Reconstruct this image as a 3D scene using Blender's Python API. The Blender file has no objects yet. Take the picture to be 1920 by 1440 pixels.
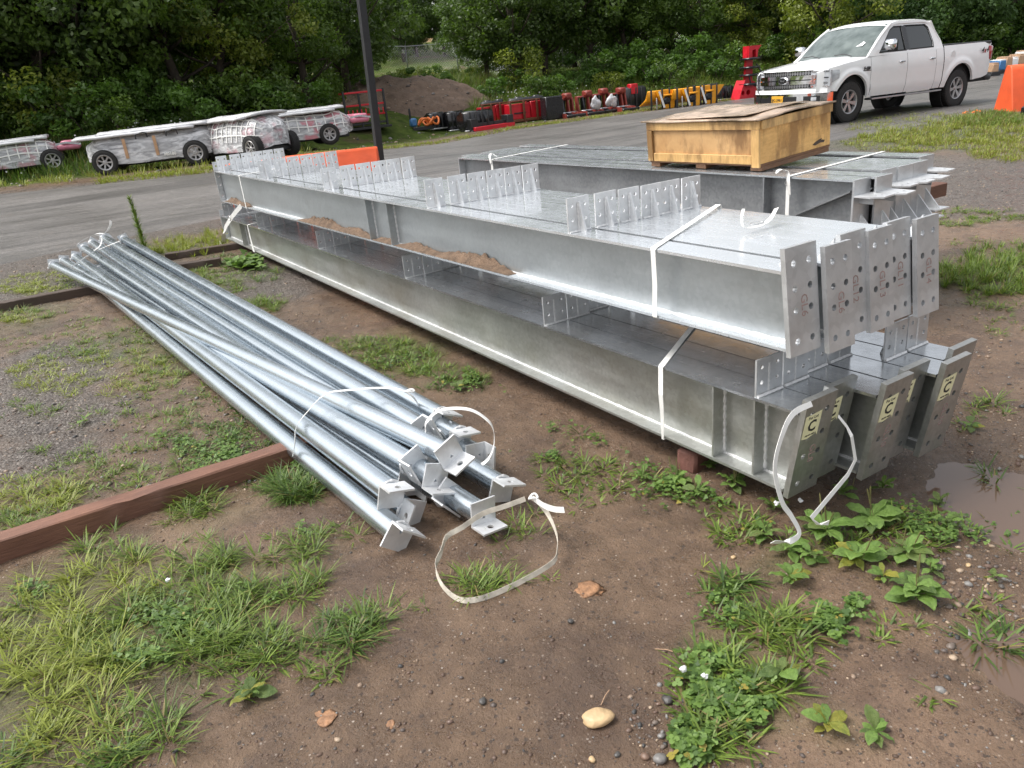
import bpy, math, random
import numpy as np
from mathutils import Vector, Matrix, Euler, geometry
random.seed(7); rng = np.random.default_rng(11)
S = bpy.context.scene
COL = S.collection
PI = math.pi

# ------------------------------------------------------------------ camera
FPX, CU, CV, CH = 1420.0, 960.0, 720.0, 1.6
dn = np.array([0.1037, 1.0, (CV-149.0)/FPX]); dn /= np.linalg.norm(dn)
ay = np.array([10-CU, 0, FPX]); ay[1] = -(0.1037*ay[0]+(CV-149.0)); ay /= np.linalg.norm(ay)
ax = np.cross(ay, -dn); ax /= np.linalg.norm(ax)
RW = np.array([ax, ay, -dn])
cam = bpy.data.cameras.new('camera'); cam.sensor_width = 36; cam.lens = 36*FPX/1920
cam.clip_start = 0.05; cam.clip_end = 800
co = bpy.data.objects.new('camera', cam); COL.objects.link(co)
mx = RW @ np.array([[1, 0, 0], [0, -1, 0], [0, 0, -1]])
co.matrix_world = Matrix.Translation((0, 0, CH)) @ Matrix(mx.tolist()).to_4x4()
S.camera = co
S.render.resolution_x, S.render.resolution_y = 1024, 768

# ------------------------------------------------------------------ world, sun, exposure
SUN_EL, SUN_AZ = math.radians(58), math.radians(-60)
W = bpy.data.worlds.new('World'); S.world = W; W.use_nodes = True
nt = W.node_tree; bg = nt.nodes['Background']
sky = nt.nodes.new('ShaderNodeTexSky'); sky.sky_type = 'NISHITA'; sky.sun_disc = False
sky.sun_elevation = SUN_EL; sky.sun_rotation = SUN_AZ; sky.dust_density = 4; sky.air_density = 1.2
hs = nt.nodes.new('ShaderNodeHueSaturation'); hs.inputs['Saturation'].default_value = 0.22
nt.links.new(sky.outputs[0], hs.inputs['Color']); nt.links.new(hs.outputs[0], bg.inputs['Color'])
bg.inputs['Strength'].default_value = 0.13
sl = bpy.data.lights.new('sun', 'SUN'); sl.energy = 1.3; sl.angle = math.radians(25); sl.color = (1, .97, .92)
so = bpy.data.objects.new('sun', sl); COL.objects.link(so)
so.rotation_euler = Euler((PI/2-SUN_EL, 0, PI-SUN_AZ), 'XYZ')
sd = Vector((math.sin(SUN_AZ)*math.cos(SUN_EL), math.cos(SUN_AZ)*math.cos(SUN_EL), math.sin(SUN_EL)))
so.rotation_euler = sd.to_track_quat('Z', 'Y').to_euler()
S.view_settings.view_transform = 'Standard'; S.view_settings.look = 'None'
S.view_settings.gamma = 1; S.view_settings.use_curve_mapping = False
S.view_settings.exposure = 1.0

# ------------------------------------------------------------------ terrain functions
def ray(u, v):
    d = RW @ np.array([u-CU, v-CV, FPX]); return d
def PZ(u, v, z=0.0):
    d = ray(u, v); t = (z-CH)/d[2]; return Vector((t*d[0], t*d[1], z))
def PX(u, v, x):
    d = ray(u, v); t = x/d[0]; return Vector((x, t*d[1], CH+t*d[2]))
def PY(u, v, y):
    d = ray(u, v); t = y/d[1]; return Vector((t*d[0], y, CH+t*d[2]))
def sst(t):
    t = np.clip(t, 0, 1); return t*t*(3-2*t)
def hroad(x, y):
    return .4*sst((y-13)/8)*sst((12-x)/8) + .09*np.exp(-((x-15.5)**2+(y-10.6)**2)/18.)
def vnoise(x, y, seed=0):
    xi = np.floor(x).astype(np.int64); yi = np.floor(y).astype(np.int64)
    fx = x-xi; fy = y-yi; fx = fx*fx*(3-2*fx); fy = fy*fy*(3-2*fy)
    def h(a, b):
        n = (a*374761393 + b*668265263 + seed*974711) & 0xffffffff
        n = ((n ^ (n >> 13))*1274126177) & 0xffffffff
        return ((n ^ (n >> 16)) & 0xffff)/65535.0
    return (h(xi, yi)*(1-fx)+h(xi+1, yi)*fx)*(1-fy)+(h(xi, yi+1)*(1-fx)+h(xi+1, yi+1)*fx)*fy
def fbm(x, y, sc, seed=0, octv=4):
    r = 0; a = .5
    for k in range(octv):
        r = r+a*(vnoise(x*sc*2**k+17.3*k, y*sc*2**k-9.1*k, seed+k)*2-1); a *= .5
    return r
def Groad(u, v):
    d = ray(u, v); z = 0
    for k in range(12):
        t = (z-CH)/d[2]; z = .5*z+.5*float(hroad(t*d[0], t*d[1]))
    return t*d[0], t*d[1]
FE = [(-60, 36), (-12, 24)]+[Groad(u, v) for u, v in [(0, 362), (200, 343), (400, 322), (640, 287), (960, 243), (1215, 208), (1390, 185)]]+[(34, 19), (50, 13), (90, 4), (200, -10)]
NE = [(-60, 14), (-5, 12.0)]+[Groad(u, v) for u, v in [(0, 497), (200, 452), (400, 412)]]+[(4, 12.4), (8, 10.6), (10.6, 9.4)]+[Groad(u, v) for u, v in [(1600, 258), (1720, 236), (1860, 213)]]+[(24, 7.6), (60, 0), (200, -30)]
FE.sort(); NE.sort()
FEx, FEy = np.array(FE).T; NEx, NEy = np.array(NE).T
def dfar(x, y): return (y-np.interp(x, FEx, FEy))*.93
def dnear(x, y): return (np.interp(x, NEx, NEy)-y)*.97
PUD = []     # puddles: (x, y, rx, ry, depth)
def addpud(u, v, rx, ry, dep): 
    p = PZ(u, v); PUD.append((p.x, p.y, rx, ry, dep))
addpud(1897, 935, .36, .42, .055); addpud(1955, 1250, .18, .26, .045)
addpud(1380, 300, 0, 0, 0) if False else None
def hbase(x, y):
    x = np.asarray(x, float); y = np.asarray(y, float)
    d = dfar(x, y)
    b = np.where(d < 3.2, 0, np.where(d < 10, .26*(d-3.2), 1.768+.02*(d-10)))
    b = np.where(d > 32, 2.208+.12*(d-32), b)
    b = np.where(d > 80, 7.97+.04*(d-80), b)
    k = sst((d-2.4)/2.5); b = b*k+k*.35*fbm(x, y, .35, 5)
    return hroad(x, y)+b
def hgt(x, y):
    x = np.asarray(x, float); y = np.asarray(y, float)
    d = dfar(x, y); dnr = dnear(x, y)
    onroad = (1-sst((dnr+.25)/.3))*(1-sst((d+.1)/.3))
    r = hbase(x, y)
    det = .012*fbm(x, y, 1.3, 21)+.009*fbm(x, y, 7, 31)+.0055*fbm(x, y, 26, 41, 3)
    r = r+det*(1-onroad)-.03*onroad
    for (px, py, rx, ry, dep) in PUD:
        q = ((x-px)/rx)**2+((y-py)/ry)**2
        r = r-dep*np.exp(-q*1.1)
    return r
def G(u, v):
    """ground point seen at a place of the photograph"""
    d = ray(u, v); L = np.linalg.norm(d); d = d/L; t = .5
    while t < 250:
        p = (t*d[0], t*d[1], CH+t*d[2])
        h = float(hbase(p[0], p[1]))
        if p[2] <= h: break
        t += max(.02, (p[2]-h)*.5)
    return Vector((p[0], p[1], float(hgt(p[0], p[1]))))
def H(x, y): return float(hgt(x, y))

# ------------------------------------------------------------------ materials
MATS = {}
class N:
    def __init__(s, name):
        s.m = bpy.data.materials.new(name); s.m.use_nodes = True; s.t = s.m.node_tree
        s.b = s.t.nodes['Principled BSDF']; MATS[name] = s.m
        s.tc = s.t.nodes.new('ShaderNodeTexCoord').outputs['Object']
    def n(s, typ, **kw):
        nd = s.t.nodes.new(typ)
        for k, v in kw.items():
            if k in nd.inputs: nd.inputs[k].default_value = v
            else: setattr(nd, k, v)
        return nd
    def l(s, a, b): s.t.links.new(a, b)
    def noise(s, sc, det=4, rough=.55, vec=None, dist=0):
        nd = s.n('ShaderNodeTexNoise', Scale=sc, Detail=det, Roughness=rough, Distortion=dist)
        s.l(vec if vec is not None else s.tc, nd.inputs['Vector']); return nd.outputs['Fac']
    def vor(s, sc, feat='F1', vec=None, out='Distance'):
        nd = s.n('ShaderNodeTexVoronoi', feature=feat, Scale=sc)
        s.l(vec if vec is not None else s.tc, nd.inputs['Vector']); return nd.outputs[out]
    def scale(s, v):
        nd = s.n('ShaderNodeMapping'); nd.inputs['Scale'].default_value = v; s.l(s.tc, nd.inputs['Vector']); return nd.outputs[0]
    def ramp(s, fac, stops):
        nd = s.n('ShaderNodeValToRGB'); r = nd.color_ramp
        while len(r.elements) < len(stops): r.elements.new(.5)
        for e, (p, c) in zip(r.elements, stops):
            e.position = p; e.color = (c[0], c[1], c[2], 1) if hasattr(c, '__len__') else (c, c, c, 1)
        s.l(fac, nd.inputs[0]); return nd.outputs[0]
    def mix(s, fac, a, b, blend='MIX'):
        nd = s.n('ShaderNodeMix', data_type='RGBA', blend_type=blend)
        for inp, val in ((nd.inputs[0], fac), (nd.inputs[6], a), (nd.inputs[7], b)):
            if hasattr(val, 'links') or isinstance(val, bpy.types.NodeSocket): s.l(val, inp)
            elif hasattr(val, '__len__'): inp.default_value = (*val[:3], 1)
            else: inp.default_value = val if inp == nd.inputs[0] else (val, val, val, 1)
        return nd.outputs[2]
    def math(s, op, a, b=None):
        nd = s.n('ShaderNodeMath', operation=op)
        for i, val in enumerate((a, b)):
            if val is None: continue
            if isinstance(val, bpy.types.NodeSocket): s.l(val, nd.inputs[i])
            else: nd.inputs[i].default_value = val
        return nd.outputs[0]
    def attr(s, name, out='Color'):
        nd = s.n('ShaderNodeAttribute', attribute_name=name); return nd.outputs[out]
    def bump(s, h, dist=.002, strength=1.0, prev=None):
        nd = s.n('ShaderNodeBump', Distance=dist, Strength=strength); s.l(h, nd.inputs['Height'])
        if prev is not None: s.l(prev, nd.inputs['Normal'])
        return nd.outputs[0]
    def put(s, **kw):
        names = {'color': 'Base Color', 'rough': 'Roughness', 'metal': 'Metallic', 'normal': 'Normal', 'alpha': 'Alpha', 'coat': 'Coat Weight', 'spec': 'Specular IOR Level', 'trans': 'Transmission Weight', 'ior': 'IOR'}
        for k, v in kw.items():
            i = s.b.inputs[names[k]]
            if isinstance(v, bpy.types.NodeSocket): s.l(v, i)
            elif hasattr(v, '__len__'): i.default_value = (*v[:3], 1)
            else: i.default_value = v
        return s.m
def simple(name, color, rough=.5, metal=0., var=.15, nsc=8., bump=0., bsc=60., coat=0., wob=.35):
    m = N(name); f = m.noise(nsc, 5)
    c = m.ramp(f, [(.25, [k*(1-var) for k in color]), (.75, [min(1, k*(1+var)) for k in color])])
    kw = dict(color=c, metal=metal, coat=coat)
    g = m.noise(nsc*3, 3); kw['rough'] = m.ramp(g, [(.3, max(0, rough-.08)), (.7, min(1, rough+.08))])
    if bump: kw['normal'] = m.bump(m.noise(bsc, 4), bump)
    return m.put(**kw)
def galv(name, base, r0, r1, metal=.85, streak=None, stain=0., bump=.0004, spangle=60, con=1., coat=0., wob=.35):
    m = N(name)
    sp = m.vor(spangle, out='Color')
    spf = m.n('ShaderNodeSeparateColor'); m.l(sp, spf.inputs[0])
    n1 = m.noise(2.2, 6, .6); n2 = m.noise(14, 5, .6)
    v = streak if streak else (1, 1, 1)
    n3 = m.noise(5, 5, .65, vec=m.scale(v))
    lo = [k*(1-.28*con) for k in base]; hi = [min(1, k*(1+.18*con)) for k in base]
    c = m.ramp(n1, [(.3, lo), (.7, hi)])
    c = m.mix(.35, c, m.ramp(n3, [(.35, lo), (.65, hi)]))
    c = m.mix(.10*con, c, m.ramp(spf.outputs[0], [(0, .25), (1, .95)]))
    if stain:
        st = m.ramp(m.noise(1.4, 7, .62, vec=m.scale((1, 1, 2))), [(.46, 0), (.66, 1)])
        c = m.mix(m.math('MULTIPLY', st, stain), c, (.20, .17, .10))
    rr = m.mix(.5, m.ramp(n2, [(.3, r0), (.7, r1)]), m.ramp(n3, [(.3, r0), (.7, r1)]))
    h = m.noise(9, 4)
    nm = m.bump(h, .004, wob); nm = m.bump(m.noise(140, 3), bump, .6, prev=nm)
    m.b.inputs['Coat Roughness'].default_value = .06
    return m.put(color=c, rough=rr, metal=metal, normal=nm, coat=coat)
M = {}
M['web'] = galv('galvanized_steel_web', (.46, .49, .505), .26, .46, .78, (1, .25, 3), con=.6)
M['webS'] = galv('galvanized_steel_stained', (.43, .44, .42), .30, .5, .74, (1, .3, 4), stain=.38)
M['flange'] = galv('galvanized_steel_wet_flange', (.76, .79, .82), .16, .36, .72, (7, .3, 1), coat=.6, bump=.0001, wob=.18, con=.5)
M['flangeL'] = galv('galvanized_steel_shade_darkened_flange', (.58, .60, .62), .12, .34, .9, (9, .25, 1), bump=.0001, wob=.2)  # lower-layer flanges: colour darkened for the shade under the upper beams
M['plate'] = galv('galvanized_steel_plate', (.62, .63, .64), .3, .5, .7, (1, 1, 1), spangle=35)
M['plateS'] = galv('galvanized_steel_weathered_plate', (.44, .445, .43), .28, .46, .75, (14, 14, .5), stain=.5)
M['clip'] = galv('galvanized_steel_clip', (.80, .81, .82), .3, .5, .5, (1, 1, 1), spangle=35)
M['pipe'] = galv('galvanized_steel_pipe', (.52, .575, .62), .2, .32, .93, (5, 5, .5), spangle=50, con=.4, wob=.08, bump=.00015)
M['weld'] = simple('galvanized_weld', (.75, .75, .75), .4, .5, .2, 80, .002, 220)
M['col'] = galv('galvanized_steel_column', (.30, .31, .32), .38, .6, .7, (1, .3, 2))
M['strap'] = simple('white_polyester_strap', (.80, .79, .76), .55, 0, .1, 20, .0005, 400)
M['strapD'] = simple('dirty_polyester_strap', (.55, .50, .42), .6, 0, .35, 25, .0005, 400)
M['buckle'] = simple('wire_buckle_steel', (.6, .6, .6), .3, .9)
M['sticker'] = simple('cream_paper_sticker', (.80, .76, .48), .6, 0, .1, 20)
M['ink'] = simple('black_ink', (.02, .02, .02), .6)
M['red_ink'] = simple('faded_red_crayon', (.36, .25, .23), .8, 0, .3, 60)
M['dark'] = simple('matt_black_paint', (.018, .018, .02), .45, 0, .3, 10)
M['black_gloss'] = simple('black_gloss_paint', (.015, .015, .017), .22, 0, .3, 6)
M['red'] = simple('bright_red_paint', (.55, .012, .025), .35, 0, .2, 5)
M['redbrown'] = simple('oxide_red_paint', (.22, .035, .025), .5, 0, .3, 6)
M['yellow'] = simple('yellow_orange_paint', (.78, .33, .012), .4, 0, .15, 5)
M['orange'] = simple('orange_painted_concrete', (.72, .10, .025), .55, 0, .18, 3, .004, 30)
M['orange2'] = simple('orange_hose_rubber', (.65, .16, .03), .5)
M['blue'] = simple('blue_paint', (.05, .16, .35), .4)
M['bag'] = simple('clear_plastic_bag', (.5, .5, .52), .25, 0, .35, 12, .01, 20)
M['card'] = simple('brown_cardboard', (.42, .27, .17), .8, 0, .15, 4)
M['white'] = simple('white_plastic', (.75, .75, .75), .4)
M['rust'] = simple('orange_brown_rusted_steel', (.16, .06, .03), .7, .2, .4, 10)
M['silver'] = simple('dull_silver_steel', (.5, .5, .52), .35, .85)
# wood
def wood(name, c0, c1, axis=(1, 12, 12), rough=.65, stain=None, bump=.0015):
    m = N(name); v = m.scale(axis)
    g = m.noise(6, 6, .65, vec=v, dist=.6); f = m.noise(2.5, 4)
    c = m.mix(.45, m.ramp(g, [(.3, c0), (.7, c1)]), m.ramp(f, [(.3, c0), (.7, c1)]))
    if stain:
        s = m.ramp(m.noise(3.1, 6, .65, vec=m.scale((1.6, 1.6, .6))), [(.48, 0), (.62, 1)]); c = m.mix(m.math('MULTIPLY', s, .75), c, stain)
    return m.put(color=c, rough=m.ramp(f, [(.3, rough-.2), (.7, rough+.1)]), normal=m.bump(g, bump))
M['timber'] = wood('wet_brown_timber', (.075, .030, .018), (.17, .075, .045), (14, 1.2, 14)) ; M['timber'] = wood('wet_brown_timber_grain', (.07, .028, .017), (.24, .115, .072), (1.2, 16, 16), bump=.003)
M['timber_old'] = wood('old_dark_timber', (.035, .022, .016), (.09, .06, .042), (1.2, 14, 14))
M['ply'] = wood('varnished_plywood', (.55, .28, .075), (.85, .52, .19), (3, 3, 10), .45, (.22, .10, .03))
M['plyF'] = wood('plywood_front', (.46, .25, .10), (.68, .43, .20), (8, 2, 2), .5, (.17, .085, .035))
M['lath'] = wood('plywood_batten', (.48, .27, .09), (.80, .52, .22), (16, 16, 2), .55, (.16, .08, .03))
M['lid'] = wood('rotting_plywood_lid', (.24, .16, .09), (.62, .47, .36), (1.6, 5, 5), .35, (.09, .06, .025), .004)
M['pallet'] = wood('wet_pallet_wood', (.10, .045, .02), (.24, .12, .055), (2, 10, 10), .5)
# ground
def ground_mat():
    m = N('muddy_ground')
    a = m.n('ShaderNodeSeparateColor'); m.l(m.attr('zone'), a.inputs[0])
    grav, grass, wet = a.outputs[0], a.outputs[1], a.outputs[2]
    a2 = m.n('ShaderNodeSeparateColor'); m.l(m.attr('zone2'), a2.inputs[0]); dry = a2.outputs[0]; hill = a2.outputs[1]
    n1 = m.noise(1.1, 6, .6); n2 = m.noise(9, 6, .65); n3 = m.noise(60, 4, .7)
    mud = m.ramp(n1, [(.3, (.098, .060, .036)), (.5, (.150, .094, .057)), (.72, (.215, .142, .088))])
    mud = m.mix(.5, mud, m.ramp(n2, [(.3, (.068, .041, .025)), (.7, (.20, .128, .078))]))
    mud = m.mix(dry, mud, (.27, .175, .115))
    # pebbles in the mud
    v = m.n('ShaderNodeTexVoronoi', feature='F1', Scale=95); m.l(m.tc, v.inputs['Vector'])
    vc = m.n('ShaderNodeSeparateColor'); m.l(v.outputs['Color'], vc.inputs[0])
    peb = m.math('MULTIPLY', m.math('LESS_THAN', v.outputs['Distance'], .33), m.math('GREATER_THAN', vc.outputs[0], .80))
    pcol = m.ramp(vc.outputs[1], [(0, (.03, .03, .033)), (.45, (.10, .075, .055)), (.7, (.28, .2, .14)), (1, (.55, .47, .40))])
    mud = m.mix(m.math('MULTIPLY', peb, .85), mud, pcol)
    v2 = m.n('ShaderNodeTexVoronoi', feature='F1', Scale=38); m.l(m.tc, v2.inputs['Vector'])
    vc2 = m.n('ShaderNodeSeparateColor'); m.l(v2.outputs['Color'], vc2.inputs[0])
    deb = m.math('MULTIPLY', m.math('LESS_THAN', m.math('ADD', v2.outputs['Distance'], m.math('MULTIPLY', n3, .3)), .40), m.math('GREATER_THAN', vc2.outputs[0], .72))
    mud = m.mix(m.math('MULTIPLY', deb, .7), mud, (.035, .026, .022))
    big = m.noise(2.6, 7, .7)
    mud = m.mix(m.ramp(big, [(.40, .55), (.52, 0)]), mud, (.062, .037, .026))
    g = m.n('ShaderNodeTexVoronoi', feature='F1', Scale=62); m.l(m.tc, g.inputs['Vector'])
    gc = m.n('ShaderNodeSeparateColor'); m.l(g.outputs['Color'], gc.inputs[0])
    gcol = m.ramp(gc.outputs[0], [(0, (.06, .055, .052)), (.4, (.14, .125, .115)), (.75, (.22, .195, .175)), (1, (.42, .38, .34))])
    gcol = m.mix(m.ramp(g.outputs['Distance'], [(.25, 0), (.6, .8)]), gcol, (.05, .042, .036))
    c = m.mix(m.math('MULTIPLY', grav, .75), mud, gcol)
    gr = m.ramp(n2, [(.3, (.035, .055, .015)), (.7, (.11, .13, .03))])
    c = m.mix(m.math('MULTIPLY', grass, .75), c, gr)
    soil = m.ramp(n2, [(.3, (.06, .042, .03)), (.7, (.15, .105, .075))])
    hg = m.ramp(m.noise(.5, 6, .6), [(.35, soil), (.35, (0, 0, 0))]) if False else soil
    green = m.ramp(m.noise(3, 5), [(.3, (.03, .05, .012)), (.7, (.09, .12, .028))]); straw = m.ramp(m.noise(1, 4), [(.35, (.26, .17, .09)), (.65, (.36, .25, .14))])
    fld = m.mix(m.ramp(m.noise(.45, 6, .65), [(.32, 0), (.46, 1)]), hg, green)
    c = m.mix(hill, c, m.mix(a2.outputs[2], fld, straw))
    c = m.mix(m.math('MULTIPLY', wet, .25), c, (.07, .045, .032))
    r = m.ramp(n2, [(.35, .20), (.65, .55)])
    r = m.mix(wet, r, .16); r = m.mix(hill, r, .95)
    h = m.math('ADD', m.math('MULTIPLY', n2, .6), m.math('MULTIPLY', n3, .4))
    nm = m.bump(h, .03, .8)
    nm = m.bump(m.noise(150, 4, .75), .007, .8, prev=nm)
    nm = m.bump(m.math('MULTIPLY', m.math('SUBTRACT', 1, g.outputs['Distance']), grav), .012, .8, prev=nm)
    nm = m.bump(peb, .004, .6, prev=nm)
    return m.put(color=c, rough=r, normal=nm, spec=m.mix(hill, .5, .05))
M['ground'] = ground_mat()
def asphalt():
    m = N('wet_asphalt')
    g = m.n('ShaderNodeTexVoronoi', feature='F1', Scale=70); m.l(m.tc, g.inputs['Vector'])
    gc = m.n('ShaderNodeSeparateColor'); m.l(g.outputs['Color'], gc.inputs[0])
    c = m.ramp(gc.outputs[0], [(0, (.05, .048, .046)), (.6, (.13, .12, .112)), (1, (.34, .31, .29))])
    n1 = m.noise(.35, 6, .6); n2 = m.noise(2.2, 5, .6, vec=m.scale((.25, 2.2, 1)))
    c = m.mix(.6, c, m.ramp(n1, [(.3, (.085, .08, .075)), (.7, (.155, .143, .132))]))
    # long dark worn tracks that follow the road
    tr = m.ramp(m.noise(1.0, 5, .7, vec=m.scale((.06, .9, 1)), dist=.3), [(.5, 0), (.62, 1)])
    c = m.mix(m.math('MULTIPLY', tr, .55), c, (.04, .037, .034))
    br = m.ramp(m.noise(1.7, 6, .7), [(.58, 0), (.75, 1)]); c = m.mix(m.math('MULTIPLY', br, .35), c, (.13, .095, .065))
    r = m.ramp(m.mix(.5, n1, n2), [(.40, .28), (.6, .62)])
    nm = m.bump(m.math('SUBTRACT', 1, g.outputs['Distance']), .006, .8); nm = m.bump(n2, .01, .3, prev=nm)
    return m.put(color=c, rough=r, normal=nm)
M['asphalt'] = asphalt()
def leafmat(name, lo, hi, trans=.35, rough=.45, attr=True):
    m = N(name)
    if attr:
        f = m.attr('tint', 'Fac'); c = m.ramp(f, [(0, lo), (1, hi)])
    else:
        oi = m.n('ShaderNodeObjectInfo'); c = m.mix(.5, m.ramp(m.noise(6, 4), [(.3, lo), (.7, hi)]), m.ramp(oi.outputs['Random'], [(0, lo), (1, hi)])); m.b.inputs['Normal']; m.put(normal=m.bump(m.noise(26, 4), .004, .8))
    m.put(color=c, rough=rough, spec=.4)
    tr = m.n('ShaderNodeBsdfTranslucent'); m.l(m.mix(1., c, (1.5, 1.7, .7), 'MULTIPLY'), tr.inputs['Color'])
    mx_ = m.n('ShaderNodeMixShader'); mx_.inputs[0].default_value = trans
    m.l(m.b.outputs[0], mx_.inputs[1]); m.l(tr.outputs[0], mx_.inputs[2])
    out = [n for n in m.t.nodes if n.type == 'OUTPUT_MATERIAL'][0]; m.l(mx_.outputs[0], out.inputs[0])
    return m.m
M['leafA'] = leafmat('tree_leaves_deep_green', (.024, .047, .012), (.115, .18, .036))
M['leafB'] = leafmat('tree_leaves_mid_green', (.033, .066, .014), (.15, .23, .042))
M['leafC'] = leafmat('tree_leaves_yellow_green', (.06, .088, .015), (.25, .29, .045))
M['leafD'] = leafmat('shrub_leaves', (.032, .07, .015), (.135, .24, .042))
M['sumac'] = leafmat('compound_leaves_grey_green', (.045, .085, .03), (.15, .25, .08))
def colattr(name, rough=.5, trans=.3):
    m = N(name); c = m.attr('col'); m.put(color=c, rough=rough, spec=.45)
    tr = m.n('ShaderNodeBsdfTranslucent'); m.l(m.mix(1., c, (1.4, 1.5, .8), 'MULTIPLY'), tr.inputs['Color'])
    mx_ = m.n('ShaderNodeMixShader'); mx_.inputs[0].default_value = trans
    m.l(m.b.outputs[0], mx_.inputs[1]); m.l(tr.outputs[0], mx_.inputs[2])
    out = [n for n in m.t.nodes if n.type == 'OUTPUT_MATERIAL'][0]; m.l(mx_.outputs[0], out.inputs[0])
    return m.m
M['blade'] = colattr('grass_blades')
M['stonecol'] = (lambda m: m.put(color=m.attr('col'), rough=m.ramp(m.noise(20, 3), [(.3, .35), (.7, .7)]), normal=m.bump(m.noise(60, 4), .003)))(N('mixed_stones'))
M['bark'] = simple('grey_brown_bark', (.07, .055, .042), .9, 0, .35, 6, .02, 20)
M['sand'] = simple('heaped_brown_sand', (.165, .108, .07), .9, 0, .45, 14, .02, 90)
M['mound'] = simple('excavated_soil', (.16, .11, .08), .9, 0, .35, 3, .05, 14)
M['rock'] = simple('tan_boulder_stone', (.50, .35, .19), .5, 0, .35, 9, .006, 30)
M['brick'] = simple('old_brick', (.14, .06, .045), .8, 0, .3, 12, .006, 40)

# ------------------------------------------------------------------ mesh helpers
class MB:
    def __init__(s): s.v = []; s.f = []
    def add(s, vs, fs, mat=None):
        b = len(s.v)
        s.v += [tuple(mat @ Vector(p)) if mat is not None else tuple(p) for p in vs]
        s.f += [tuple(i+b for i in f) for f in fs]; return s
    def hexa(s, p, mat=None):
        return s.add(p, [(0, 3, 2, 1), (4, 5, 6, 7), (0, 1, 5, 4), (1, 2, 6, 5), (2, 3, 7, 6), (3, 0, 4, 7)], mat)
    def box(s, a, b, mat=None, bev=0):
        (x0, y0, z0), (x1, y1, z1) = a, b
        if x0 > x1: x0, x1 = x1, x0
        if y0 > y1: y0, y1 = y1, y0
        if z0 > z1: z0, z1 = z1, z0
        if bev <= 0:
            return s.hexa([(x0, y0, z0), (x1, y0, z0), (x1, y1, z0), (x0, y1, z0), (x0, y0, z1), (x1, y0, z1), (x1, y1, z1), (x0, y1, z1)], mat)
        e = min(bev, (x1-x0)*.45, (y1-y0)*.45, (z1-z0)*.45)
        vs = []
        for X, sx in ((x0, 1), (x1, -1)):
            for Y, sy in ((y0, 1), (y1, -1)):
                for Z, sz in ((z0, 1), (z1, -1)):
                    vs += [(X, Y+sy*e, Z+sz*e), (X+sx*e, Y, Z+sz*e), (X+sx*e, Y+sy*e, Z)]
        def I(i, j, k, a_): return ((i*2+j)*2+k)*3+a_
        fs = [(I(0,0,0,0), I(0,0,1,0), I(0,1,1,0), I(0,1,0,0)), (I(1,0,0,0), I(1,1,0,0), I(1,1,1,0), I(1,0,1,0)),
              (I(0,0,0,1), I(1,0,0,1), I(1,0,1,1), I(0,0,1,1)), (I(0,1,0,1), I(0,1,1,1), I(1,1,1,1), I(1,1,0,1)),
              (I(0,0,0,2), I(0,1,0,2), I(1,1,0,2), I(1,0,0,2)), (I(0,0,1,2), I(1,0,1,2), I(1,1,1,2), I(0,1,1,2))]
        for j in (0, 1):
            for k in (0, 1): fs.append((I(0,j,k,1), I(1,j,k,1), I(1,j,k,2), I(0,j,k,2)) if (j ^ k) else (I(0,j,k,2), I(1,j,k,2), I(1,j,k,1), I(0,j,k,1)))
        for i in (0, 1):
            for k in (0, 1): fs.append((I(i,0,k,2), I(i,1,k,2), I(i,1,k,0), I(i,0,k,0)) if (i ^ k) else (I(i,0,k,0), I(i,1,k,0), I(i,1,k,2), I(i,0,k,2)))
        for i in (0, 1):
            for j in (0, 1): fs.append((I(i,j,0,0), I(i,j,1,0), I(i,j,1,1), I(i,j,0,1)) if (i ^ j) else (I(i,j,0,1), I(i,j,1,1), I(i,j,1,0), I(i,j,0,0)))
        for i in (0, 1):
            for j in (0, 1):
                for k in (0, 1):
                    t = (I(i,j,k,0), I(i,j,k,1), I(i,j,k,2)); fs.append(t if (i ^ j ^ k) else t[::-1])
        return s.add(vs, fs, mat)
    def tube(s, pts, r, n=8, cap=True, mat=None, closed=False):
        pts = [Vector(p) for p in pts]; rs = r if hasattr(r, '__len__') else [r]*len(pts)
        vs = []; fs = []; up = None
        for i, p in enumerate(pts):
            a = pts[max(i-1, 0)]; b = pts[min(i+1, len(pts)-1)]
            if closed: a = pts[i-1]; b = pts[(i+1) % len(pts)]
            d = (b-a).normalized()
            if up is None:
                up = Vector((0, 0, 1)) if abs(d.z) < .9 else Vector((1, 0, 0))
            x = d.cross(up).normalized(); up = x.cross(d).normalized()
            for k in range(n):
                t = 2*PI*k/n; vs.append(p+(x*math.cos(t)+up*math.sin(t))*rs[i])
        m = len(pts)
        for i in range(m if closed else m-1):
            j = (i+1) % m
            for k in range(n):
                l = (k+1) % n; fs.append((i*n+k, i*n+l, j*n+l, j*n+k))
        if cap and not closed: fs += [tuple(range(n))[::-1], tuple((m-1)*n+k for k in range(n))]
        return s.add(vs, fs, mat)
    def pipe(s, a, b, ro, ri, n=20, mat=None):
        """a hollow tube with open ends"""
        a = Vector(a); b = Vector(b); d = (b-a).normalized(); up = Vector((0, 0, 1)) if abs(d.z) < .9 else Vector((1, 0, 0))
        x = d.cross(up).normalized(); u = x.cross(d); vs = []
        for (p, r) in ((a, ro), (b, ro), (b, ri), (a, ri)):
            for k in range(n):
                t = 2*PI*k/n; vs.append(p+(x*math.cos(t)+u*math.sin(t))*r)
        fs = []
        for q in range(4):
            q2 = (q+1) % 4
            for k in range(n):
                l = (k+1) % n; fs.append((q*n+k, q*n+l, q2*n+l, q2*n+k))
        return s.add(vs, fs, mat)
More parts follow.
